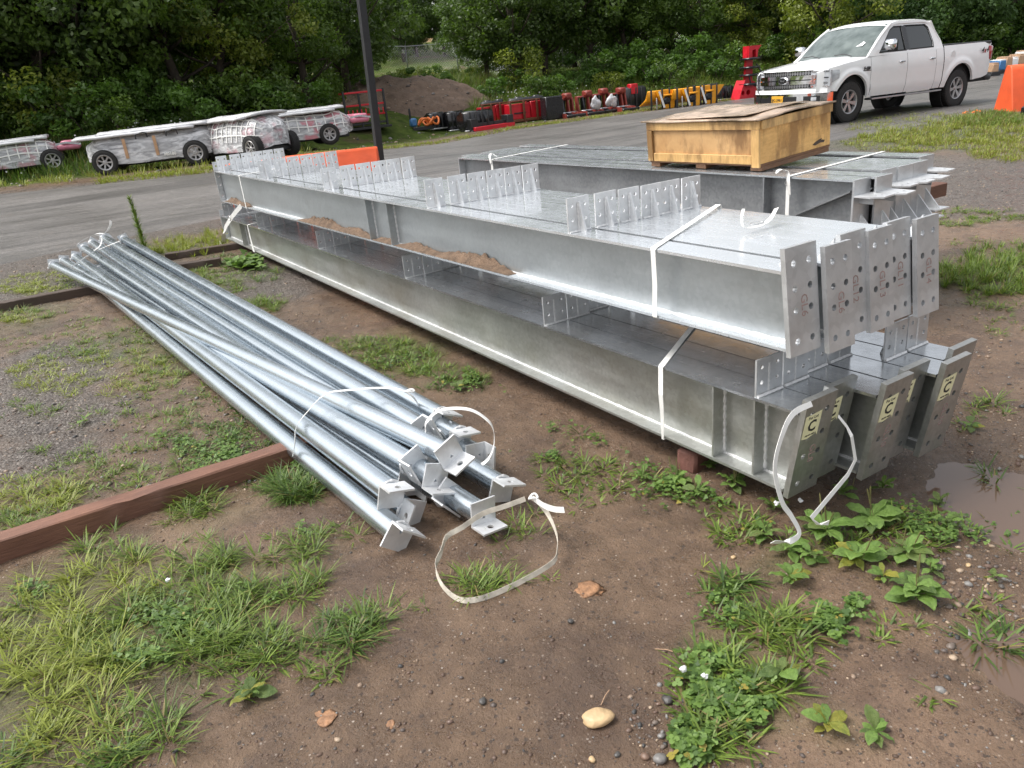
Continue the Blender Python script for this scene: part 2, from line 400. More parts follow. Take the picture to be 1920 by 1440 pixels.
    def lathe(s, prof, c, axis='y', n=24, mat=None, cap=True):
        """prof: (offset along axis, radius)"""
        vs = []; fs = []
        for (h, r) in prof:
            for k in range(n):
                t = 2*PI*k/n; a, b = r*math.cos(t), r*math.sin(t)
                p = {'y': (a, h, b), 'x': (h, a, b), 'z': (a, b, h)}[axis]
                vs.append((c[0]+p[0], c[1]+p[1], c[2]+p[2]))
        for i in range(len(prof)-1):
            for k in range(n):
                l = (k+1) % n; fs.append((i*n+k, i*n+l, (i+1)*n+l, (i+1)*n+k))
        if cap: fs += [tuple(range(n)), tuple((len(prof)-1)*n+k for k in range(n))[::-1]]
        return s.add(vs, fs, mat)
    def plate(s, outline, o, ux, uy, th, holes=(), hn=10):
        """flat plate: 2D outline in the frame (o, ux, uy), thickness th along ux x uy; real holes"""
        o = Vector(o); ux = Vector(ux).normalized(); uy = Vector(uy).normalized(); nz = ux.cross(uy).normalized()
        loops = [[Vector((p[0], p[1], 0)) for p in outline]]
        for h in holes:
            if len(h) == 3: hx, hy, hr = h; loops.append([Vector((hx+hr*math.cos(-2*PI*k/hn), hy+hr*math.sin(-2*PI*k/hn), 0)) for k in range(hn)])
            else: loops.append([Vector((p[0], p[1], 0)) for p in h[0]])
        tri = geometry.tessellate_polygon(loops); flat = [p for L in loops for p in L]; n = len(flat)
        vs = [o+ux*p.x+uy*p.y for p in flat]+[o+ux*p.x+uy*p.y+nz*th for p in flat]
        fs = []
        for t in tri:
            a, b, c = t; cr = (flat[b]-flat[a]).cross(flat[c]-flat[a]).z
            if cr < 0: a, c = c, a
            fs += [(c, b, a), (a+n, b+n, c+n)]
        k = 0
        for L in loops:
            m = len(L)
            for i in range(m):
                j = (i+1) % m; fs.append((k+i, k+j, k+j+n, k+i+n))
            k += m
        return s.add(vs, fs)
    def strip(s, pts, wdir, w, th=.0012):
        """flat band along pts; wdir = a width direction, or one per point"""
        pts = [Vector(p) for p in pts]; vs = []; fs = []
        for i, p in enumerate(pts):
            d = (pts[min(i+1, len(pts)-1)]-pts[max(i-1, 0)]).normalized()
            wd = Vector(wdir[i] if hasattr(wdir[0], '__len__') else wdir); wd = (wd-d*wd.dot(d)).normalized(); nn = d.cross(wd)
            ww = w[i] if hasattr(w, '__len__') else w
            for a, b in ((-1, -1), (1, -1), (1, 1), (-1, 1)): vs.append(p+wd*a*ww/2+nn*b*th/2)
        m = len(pts)
        for i in range(m-1):
            for k in range(4):
                l = (k+1) % 4; fs.append((i*4+k, i*4+l, i*4+4+l, i*4+4+k))
        fs += [(3, 2, 1, 0), tuple((m-1)*4+k for k in range(4))]
        return s.add(vs, fs)
    def grid(s, P, closed_u=False):
        """P[i][j] points"""
        n, m = len(P), len(P[0]); vs = [p for r in P for p in r]; fs = []
        for i in range(n-1 if not closed_u else n):
            i2 = (i+1) % n
            for j in range(m-1): fs.append((i*m+j, i2*m+j, i2*m+j+1, i*m+j+1))
        return s.add(vs, fs)
    def build(s, name, mat, parent=None, smooth=None, org=True):
        me = bpy.data.meshes.new(name); off = Vector((0, 0, 0))
        if parent is not None and org:
            p = parent
            while p is not None: off = off+p.location; p = p.parent
        me.from_pydata([tuple(Vector(v)-off) for v in s.v] if (parent is not None and org) else s.v, [], s.f)
        me.validate(); me.update()
        return link(name, me, mat, parent, smooth)
def link(name, me, mat=None, parent=None, smooth=None):
    if mat is not None and not me.materials: me.materials.append(mat)
    if smooth:
        me.polygons.foreach_set('use_smooth', [True]*len(me.polygons)); me.set_sharp_from_angle(angle=math.radians(smooth))
    o = bpy.data.objects.new(name, me); COL.objects.link(o)
    if parent is not None: o.parent = parent
    return o
def empty(name, loc, label, cat, group=None, rz=0, rot=None):
    o = bpy.data.objects.new(name, None); COL.objects.link(o); o.empty_display_size = .1
    o.location = loc; o.rotation_euler = rot if rot else (0, 0, rz)
    return tag(o, label, cat, group)
def tag(o, label, cat, group=None):
    o['label'] = label; o['category'] = cat
    if group: o['group'] = group
    return o
def struct(o): o['kind'] = 'structure'; return o
def stuff(o, label=None, cat=None):
    o['kind'] = 'stuff'
    if label: o['label'] = label; o['category'] = cat
    return o
def text(body, size, mat, parent, o, ux, uy, name='lettering', bold=0, th=.0004, local=False, shear=0):
    c = bpy.data.curves.new('t', 'FONT'); c.body = body; c.size = size; c.extrude = th; c.offset = bold
    c.align_x = 'CENTER'; c.align_y = 'CENTER'; c.resolution_u = 2; c.shear = shear
    ob = bpy.data.objects.new('t', c); COL.objects.link(ob)
    dg = bpy.context.evaluated_depsgraph_get(); me = bpy.data.meshes.new_from_object(ob.evaluated_get(dg))
    bpy.data.objects.remove(ob); bpy.data.curves.remove(c)
    ux = Vector(ux).normalized(); uy = Vector(uy); uy = (uy-ux*uy.dot(ux)).normalized(); nz = ux.cross(uy)
    T = Matrix((ux, uy, nz)).transposed().to_4x4(); off = Vector((0, 0, 0))
    if not local:
        p = parent
        while p is not None: off = off+p.location; p = p.parent
    T.translation = Vector(o)-off; me.transform(T); me.name = name; me.materials.clear()
    return link(name, me, mat, parent)
def np_mesh(name, V, F, mat, attrs=None, parent=None, smooth=False):
    """V (n,3), F list of (k, faces array); attrs {name: (n,4)}"""
    me = bpy.data.meshes.new(name); me.vertices.add(len(V)); me.vertices.foreach_set('co', np.asarray(V, np.float32).ravel())
    nl = sum(f.size for f in F); me.loops.add(nl); me.loops.foreach_set('vertex_index', np.concatenate([f.ravel() for f in F]).astype(np.int32))
    tot = np.concatenate([np.full(len(f), f.shape[1]) for f in F]); st = np.concatenate([[0], np.cumsum(tot)[:-1]])
    me.polygons.add(len(tot)); me.polygons.foreach_set('loop_start', st.astype(np.int32)); me.polygons.foreach_set('loop_total', tot.astype(np.int32))
    if smooth: me.polygons.foreach_set('use_smooth', np.ones(len(tot), bool))
    for k, a in (attrs or {}).items():
        at = me.color_attributes.new(k, 'FLOAT_COLOR', 'POINT'); at.data.foreach_set('color', np.asarray(a, np.float32).ravel())
    me.update(); me.validate()
    return link(name, me, mat, parent)
def me_np(name, V, F, mat, attrs=None):
    o = np_mesh(name, V, F, mat, attrs); me = o.data; bpy.data.objects.remove(o); return me
# ------------------------------------------------------------------ ground sheet
def spaced(lo, hi, c, fine, grow):
    r = [c]; st = fine
    while r[-1] < hi: r.append(r[-1]+st); st = fine+grow*max(0, (r[-1]-c)-2.2)
    l = [c]; st = fine
    while l[-1] > lo: l.append(l[-1]-st); st = fine+grow*max(0, (c-l[-1])-2.2)
    return np.array(l[::-1]+r[1:])
gx = spaced(-70, 260, 1.6, .016, .022); gy = spaced(-6, 300, 2.2, .016, .014)
GX, GY = np.meshgrid(gx, gy, indexing='ij'); GZ = hgt(GX, GY)
import bisect
_gx, _gy, _GZ = gx.tolist(), gy.tolist(), GZ.tolist()
def H(x, y):
    i = min(max(bisect.bisect(_gx, x)-1, 0), len(_gx)-2); j = min(max(bisect.bisect(_gy, y)-1, 0), len(_gy)-2)
    fx = (x-_gx[i])/(_gx[i+1]-_gx[i]); fy = (y-_gy[j])/(_gy[j+1]-_gy[j])
    return (_GZ[i][j]*(1-fx)+_GZ[i+1][j]*fx)*(1-fy)+(_GZ[i][j+1]*(1-fx)+_GZ[i+1][j+1]*fx)*fy
def G(u, v):
    d = ray(u, v)
    d = d/math.sqrt(d[0]**2+d[1]**2+d[2]**2); d0, d1, d2 = float(d[0]), float(d[1]), float(d[2]); t = .5
    if d2 < -.02: t = max(.5, -(CH-.75)/d2)
    if d2 < -.12: t = max(.5, -(CH-.15)/d2)
    while t < 250:
        z = CH+t*d2; h = H(t*d0, t*d1)
        if z <= h: break
        t += max(.01, (z-h)*.6)
    return Vector((t*d0, t*d1, h))
def blobpx(X, Y, lst):
    r = np.zeros_like(X)
    for (u, v, rx, ry, s) in lst:
        p = PZ(u, v); q = ((X-p.x)/rx)**2+((Y-p.y)/ry)**2
        r = np.maximum(r, s*np.exp(-q*.9))
    return r
nz1 = fbm(GX, GY, 1.1, 61); nz2 = fbm(GX, GY, 5, 63)
grav = blobpx(GX, GY, [(100, 720, .6, 1.6, .8), (60, 850, .5, .5, .6), (500, 530, .6, 1.4, .9), (60, 520, 1.8, 1.5, 1), (450, 620, .5, .9, .7), (1780, 340, 2.2, 2.6, 1), (1650, 260, 2.5, 2.5, 1), (1850, 1270, .3, .3, .3), (700, 320, 4, 5, .8)])
dnr = dnear(GX, GY); dfr = dfar(GX, GY)
grav = np.maximum(grav, .9*np.exp(-((dnr-.2)/.9)**2)); grav = np.maximum(grav, .6*np.exp(-((dfr)/.8)**2))
grav = np.clip(sst((grav+.35*nz1+.2*nz2-.25)/.45), 0, 1)
grass = blobpx(GX, GY, [(120, 1200, .55, .6, 1), (350, 1120, .4, .35, .8), (300, 640, .5, 1.2, .8), (750, 660, .45, .6, .9), (1750, 250, 3, 2, 1), (1850, 510, .9, .5, .7), (350, 460, 1, 1.2, .8), (60, 590, .6, 1, .5), (650, 1180, .18, .15, .5), (1390, 1270, .18, .3, .7), (1550, 1010, .5, .15, .6), (430, 950, .4, .3, .4)])
grass = np.clip(grass*1.1+.4*nz2-.25, 0, 1)*(dfr < 0)
wet = blobpx(GX, GY, [(1900, 1050, .35, .9, .9), (1880, 780, .5, .5, .6), (1150, 1200, .5, .3, .35), (1840, 930, .9, .6, 1), (640, 610, .6, .7, .7), (1900, 1200, .5, .6, .8), (880, 1010, .25, .2, .8), (1000, 1250, .5, .5, .35), (1500, 960, .7, .2, .4), (1650, 900, .6, .5, .8)])
path = blobpx(GX, GY, [])
wet = np.clip(wet+.45*nz1+.1, 0, 1); wet = np.maximum(wet*.75, .8*sst((dfr+1.5)/.8)*(dfr < 0)*0)
dry = blobpx(GX, GY, [(720, 610, .3, .35, .6), (1600, 1330, .35, .35, .7), (1540, 1130, .2, .12, .6), (1750, 1200, .25, .3, .5), (350, 1000, .3, .2, .5), (560, 920, .2, .2, .5), (1150, 760, .4, .5, .4), (1800, 600, .8, .8, .35), (550, 900, .2, .2, .2), (1800, 420, 1.2, 1, .5)])
dry = np.clip(dry+.15*nz1, 0, .6)
hill = sst((dfr-1.2)/1.2)
pp = G(812, 74); pmask = np.exp(-(((GX-pp.x)+.25*(GY-pp.y))/1.8)**2-((GY-pp.y)/9)**2); print('path', pp)
def z4(a, b, c): return np.stack([a, b, c, np.ones_like(a)], -1).reshape(-1, 4)
n_, m_ = GX.shape; idx = np.arange(n_*m_).reshape(n_, m_)
F = np.stack([idx[:-1, :-1], idx[1:, :-1], idx[1:, 1:], idx[:-1, 1:]], -1).reshape(-1, 4)
g = np_mesh('ground', np.stack([GX, GY, GZ], -1).reshape(-1, 3), [F], M['ground'], {'zone': z4(grav, grass, wet), 'zone2': z4(dry, hill, pmask)}, smooth=True)
struct(g)
# road sheet with ragged edges
rx = np.concatenate([np.arange(-70, -8, 2.), np.arange(-8, 30, .12), np.arange(30, 200, 3.)]); rows = []
for x in rx:
    y0 = np.interp(x, NEx, NEy)+.22*float(fbm(x, 0, .9, 71))+.06*float(fbm(x, 3, 6, 72)); y1 = np.interp(x, FEx, FEy)+.2*float(fbm(x, 50, .8, 73))
    ts = np.linspace(0, 1, 40); rows.append([(x, y0+(y1-y0)*t, 0) for t in ts])
P = np.array(rows); P[:, :, 2] = hroad(P[:, :, 0], P[:, :, 1])+.004+.012*fbm(P[:, :, 0], P[:, :, 1], .5, 77, 2)
e = np.zeros(P.shape[1]); e[0] = e[-1] = 1; P[:, :, 2] -= e*.02
n_, m_, _ = P.shape; idx = np.arange(n_*m_).reshape(n_, m_)
F = np.stack([idx[:-1, :-1], idx[1:, :-1], idx[1:, 1:], idx[:-1, 1:]], -1).reshape(-1, 4)
struct(np_mesh('road', P.reshape(-1, 3), [F], M['asphalt'], smooth=True))
# puddle water
m = N('muddy_puddle_water'); M['water'] = m.put(color=(.12, .078, .055), rough=.04, spec=.6, normal=m.bump(m.noise(12, 2), .002, .15))
for (px, py, rx_, ry_, dep) in PUD:
    w = MB(); c = [(px, py, 0)]; n = 40; lev = float(hbase(px, py))-dep*.52
    ring = [(px+rx_*1.6*math.cos(2*PI*k/n), py+ry_*1.6*math.sin(2*PI*k/n), lev) for k in range(n)]
    w.add([(px, py, lev)]+ring, [(0, k+1, (k+1) % n+1) for k in range(n)])
    struct(w.build('puddle', M['water']))

# ------------------------------------------------------------------ steel rafters
def lerp(a, b, t): return a+(b-a)*t
class Beam:
    """I-section lying along y: near end y0, far end y1; heights may taper"""
    def __init__(s, label, group, x0, w, y0, y1, zb, zt, mf, mw, name='steel_beam', stiff=(), seams=True, yb=None):
        yb = y0 if yb is None else yb
        s.x0, s.w, s.y0, s.y1, s.zb, s.zt = x0, w, y0, y1, zb, zt
        s.r = empty(name, (x0+w/2, y0, zb[0]), label, 'steel beam', group)
        tf, tw = .011, .008; xc = x0+w/2
        def sl(a, b, za, zb_, nm, mat, y0=y0, y0t=None):
            y0t = y0 if y0t is None else y0t
            m = MB(); (xa, xb) = (a, b)
            k = 24; P = []
            m.hexa([(xa, y0, za[0]), (xb, y0, za[0]), (xb, y1, za[1]), (xa, y1, za[1]), (xa, y0t, zb_[0]), (xb, y0t, zb_[0]), (xb, y1, zb_[1]), (xa, y1, zb_[1])])
            return m.build(nm, mat, s.r)
        sl(x0, x0+w, zb, (zb[0]+tf, zb[1]+tf), 'bottom_flange', mf if mw is not M['webS'] else M['webS'], yb, yb)
        sl(x0, x0+w, (zt[0]-tf, zt[1]-tf), zt, 'top_flange', mf)
        sl(xc-tw/2, xc+tw/2, (zb[0]+tf-.001, zb[1]+tf-.001), (zt[0]-tf+.001, zt[1]-tf+.001), 'web', mw, yb, y0)
        if seams:
            m = MB(); pts = []
            for t in np.linspace(.002, .998, 260): pts.append((xc-tw/2-.002, lerp(yb, y1, t), lerp(zb[0], zb[1], t)+tf+.002))
            rs = [.0045+.0012*((i*7) % 3) for i in range(260)]
            m.tube(pts, rs, 5); m.build('weld_seam', M['weld'], s.r, 60)
        for y in stiff:
            t = (y-y0)/(y1-y0); zb_, zt_ = lerp(*zb, t)+tf, lerp(*zt, t)-tf
            m = MB(); m.box((x0+.004, y-.004, zb_), (xc-tw/2, y+.004, zt_)); st = m.build('web_stiffener', mw, s.r)
            wv = MB(); wv.tube([(xc-tw/2-.002, y-.006, lerp(zb_, zt_, q)) for q in np.linspace(.03, .97, 26)], [.005+.002*((i*5) % 3) for i in range(26)], 5); wv.build('weld_seam', M['weld'], s.r, 60)
    def at(s, y):
        t = (y-s.y0)/(s.y1-s.y0); return lerp(*s.zb, t), lerp(*s.zt, t)
    def clip(s, y, h=.155, w=None, gus=1, tilt=0., dx=0, mat=None):
        """upright bolted clip plate on the top flange"""
        z = s.at(y)[1]; w = w or s.w-.008; x = s.x0+(s.w-w)/2+dx; mat = mat or M['clip']
        m = MB(); j = random.uniform(-.003, .003)
        hs = [(w*.2, h*.36, .0085), (w*.8, h*.36, .0085), (w*.2, h*.78, .0085), (w*.8, h*.78, .0085)]
        m.plate([(0, 0), (w, 0), (w, h), (0, h)], (x, y+j, z), (1, 0, 0), (0, tilt, 1), -.008, hs)
        p = m.build('clip_plate', mat, s.r)
        b = MB(); b.tube([(x+w*q, y+j-.004 if gus else y-.004, z+.003) for q in np.linspace(.02, .98, 12)], [.006+.002*(i % 2) for i in range(12)], 5); b.build('weld_seam', M['weld'], p, 60)
        if gus:
            sg = -1 if gus == 1 else 1
            g = MB(); g.plate([(0, 0), (.052, 0), (.012, h*.86), (0, h*.86)], (x+w/2+.004, y+j+(0 if gus == 1 else .008), z), (0, sg, 0), (0, 0, 1), .008 if gus == 1 else -.008)
            g.build('gusset', mat, p)
            b = MB(); b.tube([(x+w/2-.003, y+j+sg*.004, z+h*.84*q) for q in np.linspace(.03, 1, 14)], [.0055+.002*((i*3) % 2) for i in range(14)], 5); b.build('weld_seam', M['weld'], p, 60)
        return p
    def endplate(s, xl, w, top, bot, mat, th=.019, holes=4, mark=None, sticker=None, mark_z=.45):
        """sloping bolted end plate; top/bot = (y, z) of the outer face"""
        yt, zt_ = top; yb, zb_ = bot; uy = Vector((0, yt-yb, zt_-zb_)); L = uy.length; uy.normalize()
        o = Vector((xl, yb, zb_)); hs = []
        fr = [.13, .42, .62, .85] if holes == 4 else [.12, .33, .55, .86]
        for f in fr:
            for q in (.25, .74): hs.append((w*q, L*f, .0115))
        m = MB(); m.plate([(0, 0), (w, 0), (w, L), (0, L)], o, (1, 0, 0), uy, -th, hs, 14)
        p = m.build('end_plate', mat, s.r)
        nrm = Vector((1, 0, 0)).cross(uy)
        if mark: text(mark, .045, M['red_ink'], p, o+Vector((w*.52, 0, 0))+uy*L*mark_z+nrm*.0006, -uy, (1, 0, 0), 'crayon_mark', bold=0)
        if sticker:
            sx, sz = sticker
            q = MB(); q.plate([(0, .01), (.03, .004), (.075, .016), (.082, .004), (.085, .105), (.002, .1)], o+Vector((w*sx, 0, 0))+uy*(L*sz)+nrm*.0008, (1, 0, 0), uy, .0008)
            st = q.build('paper_sticker', M['sticker'], p)
            c = o+Vector((w*sx+.043, 0, 0))+uy*(L*sz+.052)+nrm*.002
            text('C', .062, M['ink'], p, c, (1, 0, 0), uy, 'sticker_letter', bold=.0014)
            text('For Lot', .017, M['ink'], p, c+uy*.037, (1, 0, 0), uy, 'sticker_lettering')
            text('102107-1087-1', .0095, M['ink'], p, c-uy*.034, (1, 0, 0), uy, 'sticker_lettering')
        return p
UG = 'galvanized beams in the upper layer of the front stack'
LG = 'galvanized beams in the lower layer of the front stack'
ordn = ['nearest the pipes', 'second from the pipes', 'third from the pipes', 'fourth from the pipes', 'fifth from the pipes', 'farthest from the pipes']
ux0 = [1.975, 2.135, 2.268, 2.40, 2.53, 2.668]; marks = ['GL6', 'GL6', 'GL12', 'GL13', 'GL11', 'GL14']
uyE = [1.575, 1.545, 1.585, 1.57, 1.585, 1.56]; utop = [1.02, 1.0, 1.01, 1.0, 1.005, .995]
upper = []
for i in range(6):
    lab = 'upper-layer galvanized beam %s, its end plate marked %s in red' % (ordn[i], marks[i])
    if i == 0: lab = 'upper-layer galvanized beam nearest the pipes, brown sand heaped on its lower flange'
    b = Beam(lab, UG, ux0[i], .128, uyE[i]+.01, 9.86, (.675, .567), (.945-.003*i, .925), M['flange'], M['web'], stiff=(5.15, 4.78) if i == 0 else (), yb=uyE[i]-.022)
    b.endplate(ux0[i]-.004, .153 if i == 0 else .137, (uyE[i]+.0, utop[i]), (uyE[i]-.042, utop[i]-.36), M['plate'], mark=marks[i], holes=4)
    m = MB(); m.plate([(0, 0), (.06, 0), (.0, .07)], (ux0[i]+.068, uyE[i]+.02, b.at(uyE[i])[1]), (0, 1, 0), (0, 0, 1), .008); m.build('gusset', M['clip'], b.r)
    for r, y in enumerate([2.742, 4.15, 5.97, 7.82, 9.66]):
        b.clip(y+(-.012 if i in (3,) else 0)+(i % 2)*.006, h=(.152, .165, .165, .172, .172)[r], gus=1, w=.121)
    # far end plate
    m = MB(); m.plate([(0, 0), (.137, 0), (.137, .47), (0, .47)], (ux0[i]-.004, 9.875, .56), (1, 0, 0), (0, 0, 1), -.016, [(.035, y_, .011) for y_ in (.07, .2, .3, .42)]+[(.102, y_, .011) for y_ in (.07, .2, .3, .42)])
    m.build('end_plate', M['plate'], b.r)
    upper.append(b)
# purlin seams on web of the nearest beam are the stiffeners above
lx0 = [1.99, 2.135, 2.285, 2.435, 2.585, 2.735]; lyE = [1.475, 1.50, 1.385, 1.415, 1.35, 1.41]
lmk = ['GL8', None, 'GL10', None, 'GL10', None]
lower = []
for i in range(6):
    lab = ['lower-layer beam nearest the pipes, loose white strap hung over its stickered end plate',
           'lower-layer beam with a half hidden C sticker, second from the pipes',
           'lower-layer beam whose stickered end plate juts out in the middle of the row',
           'lower-layer beam with a mostly hidden cream sticker, fourth from the pipes',
           'lower-layer beam with a stickered end plate above the puddle, fifth from the pipes',
           'lower-layer beam farthest from the pipes, only its plate top showing'][i]
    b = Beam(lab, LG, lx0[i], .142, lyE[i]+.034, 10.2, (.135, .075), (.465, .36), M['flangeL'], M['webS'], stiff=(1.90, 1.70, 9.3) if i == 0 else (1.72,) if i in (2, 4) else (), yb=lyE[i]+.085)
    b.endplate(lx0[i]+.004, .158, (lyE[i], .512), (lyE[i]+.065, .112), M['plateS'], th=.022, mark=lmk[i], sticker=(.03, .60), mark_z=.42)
    for r, y in enumerate([1.69, 3.02, 4.67, 6.45, 8.42, 10.0]):
        b.clip(y+(.03 if i in (2, 3) else 0)-(.1 if i >= 4 and r == 0 else 0), h=.142+.005*r, gus=2, w=.136, mat=M['plate'])
    m = MB(); m.plate([(0, 0), (.15, 0), (.15, .37), (0, .37)], (lx0[i]-.004, 10.215, .06), (1, 0, 0), (0, 0, 1), -.016, [(.035, y_, .011) for y_ in (.07, .2, .3)]+[(.102, y_, .011) for y_ in (.07, .2, .3)])
    m.build('end_plate', M['plate'], b.r)
    lower.append(b)
# sand lying on the flange of the nearest upper beam
def sandpile(ya, yb, hmax, seed):
    b = upper[0]; rows = []; n = int(abs(yb-ya)/.025)+2
    for i in range(n):
        y = lerp(ya, yb, i/(n-1)); zb_ = b.at(y)[0]+.0115; r = []
        env = min(1, 5*min(i/(n-1), 1-i/(n-1)))
        hh = hmax*env*(.3+1.0*float(vnoise(y*3.1, seed, 5)))
        for j in range(8):
            q = j/7; x = lerp(1.978, 2.031, q); r.append((x, y, zb_+hh*(q**.7)*(.7+.6*float(vnoise(y*38, q*6+seed, 6)))+(.0005 if j else 0)))
        rows.append(r)
    m = MB(); m.grid(rows); return stuff(m.build('sand_heap', M['sand'], b.r, 40))
sandpile(9.75, 8.6, .042, 1); sandpile(6.9, 5.17, .05, 2); sandpile(5.14, 4.80, .042, 3); sandpile(4.76, 3.3, .05, 4)

# ------------------------------------------------------------------ back stack (columns)
BG = 'grey steel columns of the back stack'
bx = [3.88, 4.02, 4.25, 4.40, 4.56, 4.82]; by = [2.66, 2.62, 2.74, 2.73, 2.735, 2.85]; bf = [7.24, 7.42, 7.4, 7.46, 7.46, 7.5]
def column(i, x0, y0, y1, zb, zt, label, group, lay):
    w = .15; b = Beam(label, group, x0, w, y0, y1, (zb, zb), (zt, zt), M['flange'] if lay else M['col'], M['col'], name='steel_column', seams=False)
    m = MB(); m.box((x0, y0-.012, zb), (x0+w, y0, zt+.0)); m.build('cap_plate', M['plate'], b.r)
    for y in (y0+.62,):
        m = MB(); m.box((x0+.003, y-.004, zb+.012), (x0+w/2-.004, y+.004, zt-.012)); m.build('web_stiffener', M['col'], b.r)
    m = MB(); m.hexa([(x0+.01, y0+.02, zt-.07), (x0+w/2-.004, y0+.02, zt-.07), (x0+w/2-.004, y0+.60, zb+.02), (x0+.01, y0+.60, zb+.02), (x0+.01, y0+.02, zt-.06), (x0+w/2-.004, y0+.02, zt-.06), (x0+w/2-.004, y0+.60, zb+.03), (x0+.01, y0+.60, zb+.03)])
    m.build('diagonal_stiffener', M['col'], b.r)
    if lay:   # seat plates and gusset on the cap
        z1 = zt-.085
        m = MB(); m.plate([(0, 0), (w+.01, 0), (w-.01, .15), (.04, .16), (0, .1)], (x0, y0-.012, z1), (1, 0, 0), (0, -1, 0), .009, [(.05, .1, .009), (.11, .1, .009)]); m.build('seat_plate', M['clip'], b.r)
        m = MB(); m.box((x0+w*.35, y0-.10, z1-.05), (x0+w*.35+.008, y0-.012, z1-.0095)); m.build('gusset', M['plate'], b.r)
        m = MB(); m.plate([(0, 0), (w+.01, 0), (w+.01, .13), (0, .13)], (x0, y0-.012, zb+.018), (1, 0, 0), (0, -1, 0), .009); m.build('seat_plate', M['clip'], b.r)
        m = MB(); m.plate([(0, 0), (.115, 0), (0, .13)], (x0+w*.55, y0-.012, zb+.019), (0, -1, 0), (0, 0, 1), .008); gp = m.build('gusset', M['clip'], b.r)
        m = MB(); m.tube([(x0+w*.55-.004, y0-.014, zb+.02+.125*q) for q in np.linspace(0, 1, 12)], [.006+.002*(k % 2) for k in range(12)], 5); m.build('weld_seam', M['weld'], gp, 60)
    m = MB(); m.box((x0, y1, zb), (x0+w, y1+.012, zt)); m.build('end_plate', M['plate'], b.r)
    return b
dsc = ['first and nearest', 'second', 'third', 'fourth', 'fifth', 'last and farthest']
backs = []
for i in range(6):
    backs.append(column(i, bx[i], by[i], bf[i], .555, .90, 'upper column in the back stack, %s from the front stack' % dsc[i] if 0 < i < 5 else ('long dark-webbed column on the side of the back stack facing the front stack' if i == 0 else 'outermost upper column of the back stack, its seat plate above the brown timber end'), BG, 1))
for k, i in enumerate((0, 2, 5)):
    b = column(i, bx[i]+(.12 if i == 5 else 0), by[i]+.05, bf[i], .09, .45, ['lower column under the back stack on its near side', 'lower column under the middle of the back stack', 'lower column of the back stack with a C stickered plate over the grass'][k], 'columns in the lower layer of the back stack', 0)
    if i == 5: b.endplate(bx[i]+.12, .17, (by[i]+.0, .49), (by[i]+.05, .10), M['plateS'], mark='GL1', sticker=(.05, .70), mark_z=.5)
# timbers
def timber(a, b, w, h, z0, label, mat='timber', sag=0, name='timber', chip=True):
    a = Vector(a); b = Vector(b); d = (b-a); L = d.length; ang = math.atan2(d.y, d.x)
    r = bpy.data.objects.new(name, None); m = MB(); n = max(8, int(L/.06)); rows = []
    prof = [(-w/2, 0), (-w/2, h-.006), (-w/2+.006, h), (w/2-.006, h), (w/2, h-.006), (w/2, 0)]
    bpy.data.objects.remove(r)
    for i in range(n+1):
        x = L*i/n; row = []
        for k, (py, pz) in enumerate(prof):
            jx = .0035*(float(vnoise(x*9, k*3.3, 9))-.5)*2; c = 0
            if chip and k in (1, 2): c = .014*max(0, float(vnoise(x*7, 2.2, 14))-.62)*2.5
            row.append((x, py+(c if k == 1 else 0), pz+jx-(c if k in (1, 2) else 0)))
        row.append(row[0]); rows.append(row)
    m.grid(rows); k = len(prof)
    m.add(rows[0][:k], [tuple(range(k))]); m.add(rows[-1][:k], [tuple(range(k))[::-1]])
    o = m.build(name, M[mat], None, 35); o.location = (a.x, a.y, z0); o.rotation_euler = (0, 0, ang)
    return tag(o, label, 'timber')
p1, p2 = PZ(-190, 1120, 0.0), PZ(560, 862, 0.0)
timber((p1.x, p1.y+.05, 0), (.98, 3.40, 0), .095, .10, -.008, 'long wet brown timber in the left foreground running under the pipe bundle')
timber((-1.3, 8.75, 0), (1.0, 8.62, 0), .11, .10, -.01, 'dark weathered timber under the far part of the pipes at the left edge', 'timber_old')
timber((1.13, 9.02, 0), (1.62, 8.88, 0), .11, .09, -.01, 'short dark timber stub right of the pipes, in front of the longer one', 'timber_old')
timber((1.2, 9.9, 0), (3.1, 9.45, 0), .11, .085, -.01, 'dark timber under the far end of the front stack', 'timber_old')
timber((3.78, 3.45, 0), (5.95, 3.32, 0), .10, .10, .452, 'brown timber between the layers of the back stack with its end sticking out', 'timber')
timber((3.78, 6.6, 0), (5.2, 6.6, 0), .10, .10, .452, 'brown timber between the layers at the far end of the back stack', 'timber')
timber((3.8, 3.6, 0), (5.3, 3.5, 0), .12, .09, 0, 'ground timber under the near end of the back stack', 'timber_old')
timber((3.8, 6.9, 0), (5.2, 6.9, 0), .12, .09, 0, 'ground timber under the far end of the back stack', 'timber_old')
def rockmesh(r, seed, sq=(1, .8, .55), n=2, rough=.25):
    import bmesh
    bm = bmesh.new(); bmesh.ops.create_icosphere(bm, subdivisions=n, radius=1)
    for v in bm.verts:
        k = 1+rough*(float(vnoise(v.co.x*1.7+9+seed, v.co.y*1.7+v.co.z*2.3+seed, seed))-.5)*2
        v.co = Vector((v.co.x*sq[0], v.co.y*sq[1], v.co.z*sq[2]))*k*r
    me = bpy.data.meshes.new('rock'); bm.to_mesh(me); bm.free(); return me
m = MB(); m.box((0, 0, 0), (.16, .10, .10), bev=.012); o = m.build('brick_block', M['brick'], None, 40); o.location = (2.02, 2.02, -.005); o.rotation_euler = (0, .1, .2)
tag(o, 'old reddish brick propping the near end of the lower beams', 'brick')
for k, (x, y) in enumerate([(2.5, 2.1), (2.8, 2.05)]):
    o2 = o.copy(); COL.objects.link(o2); o2.location = (x, y, -.005); o2['label'] = ['brick under the middle of the lower beams, in their shade', 'brick under the far side of the lower beams, in their shade'][k]

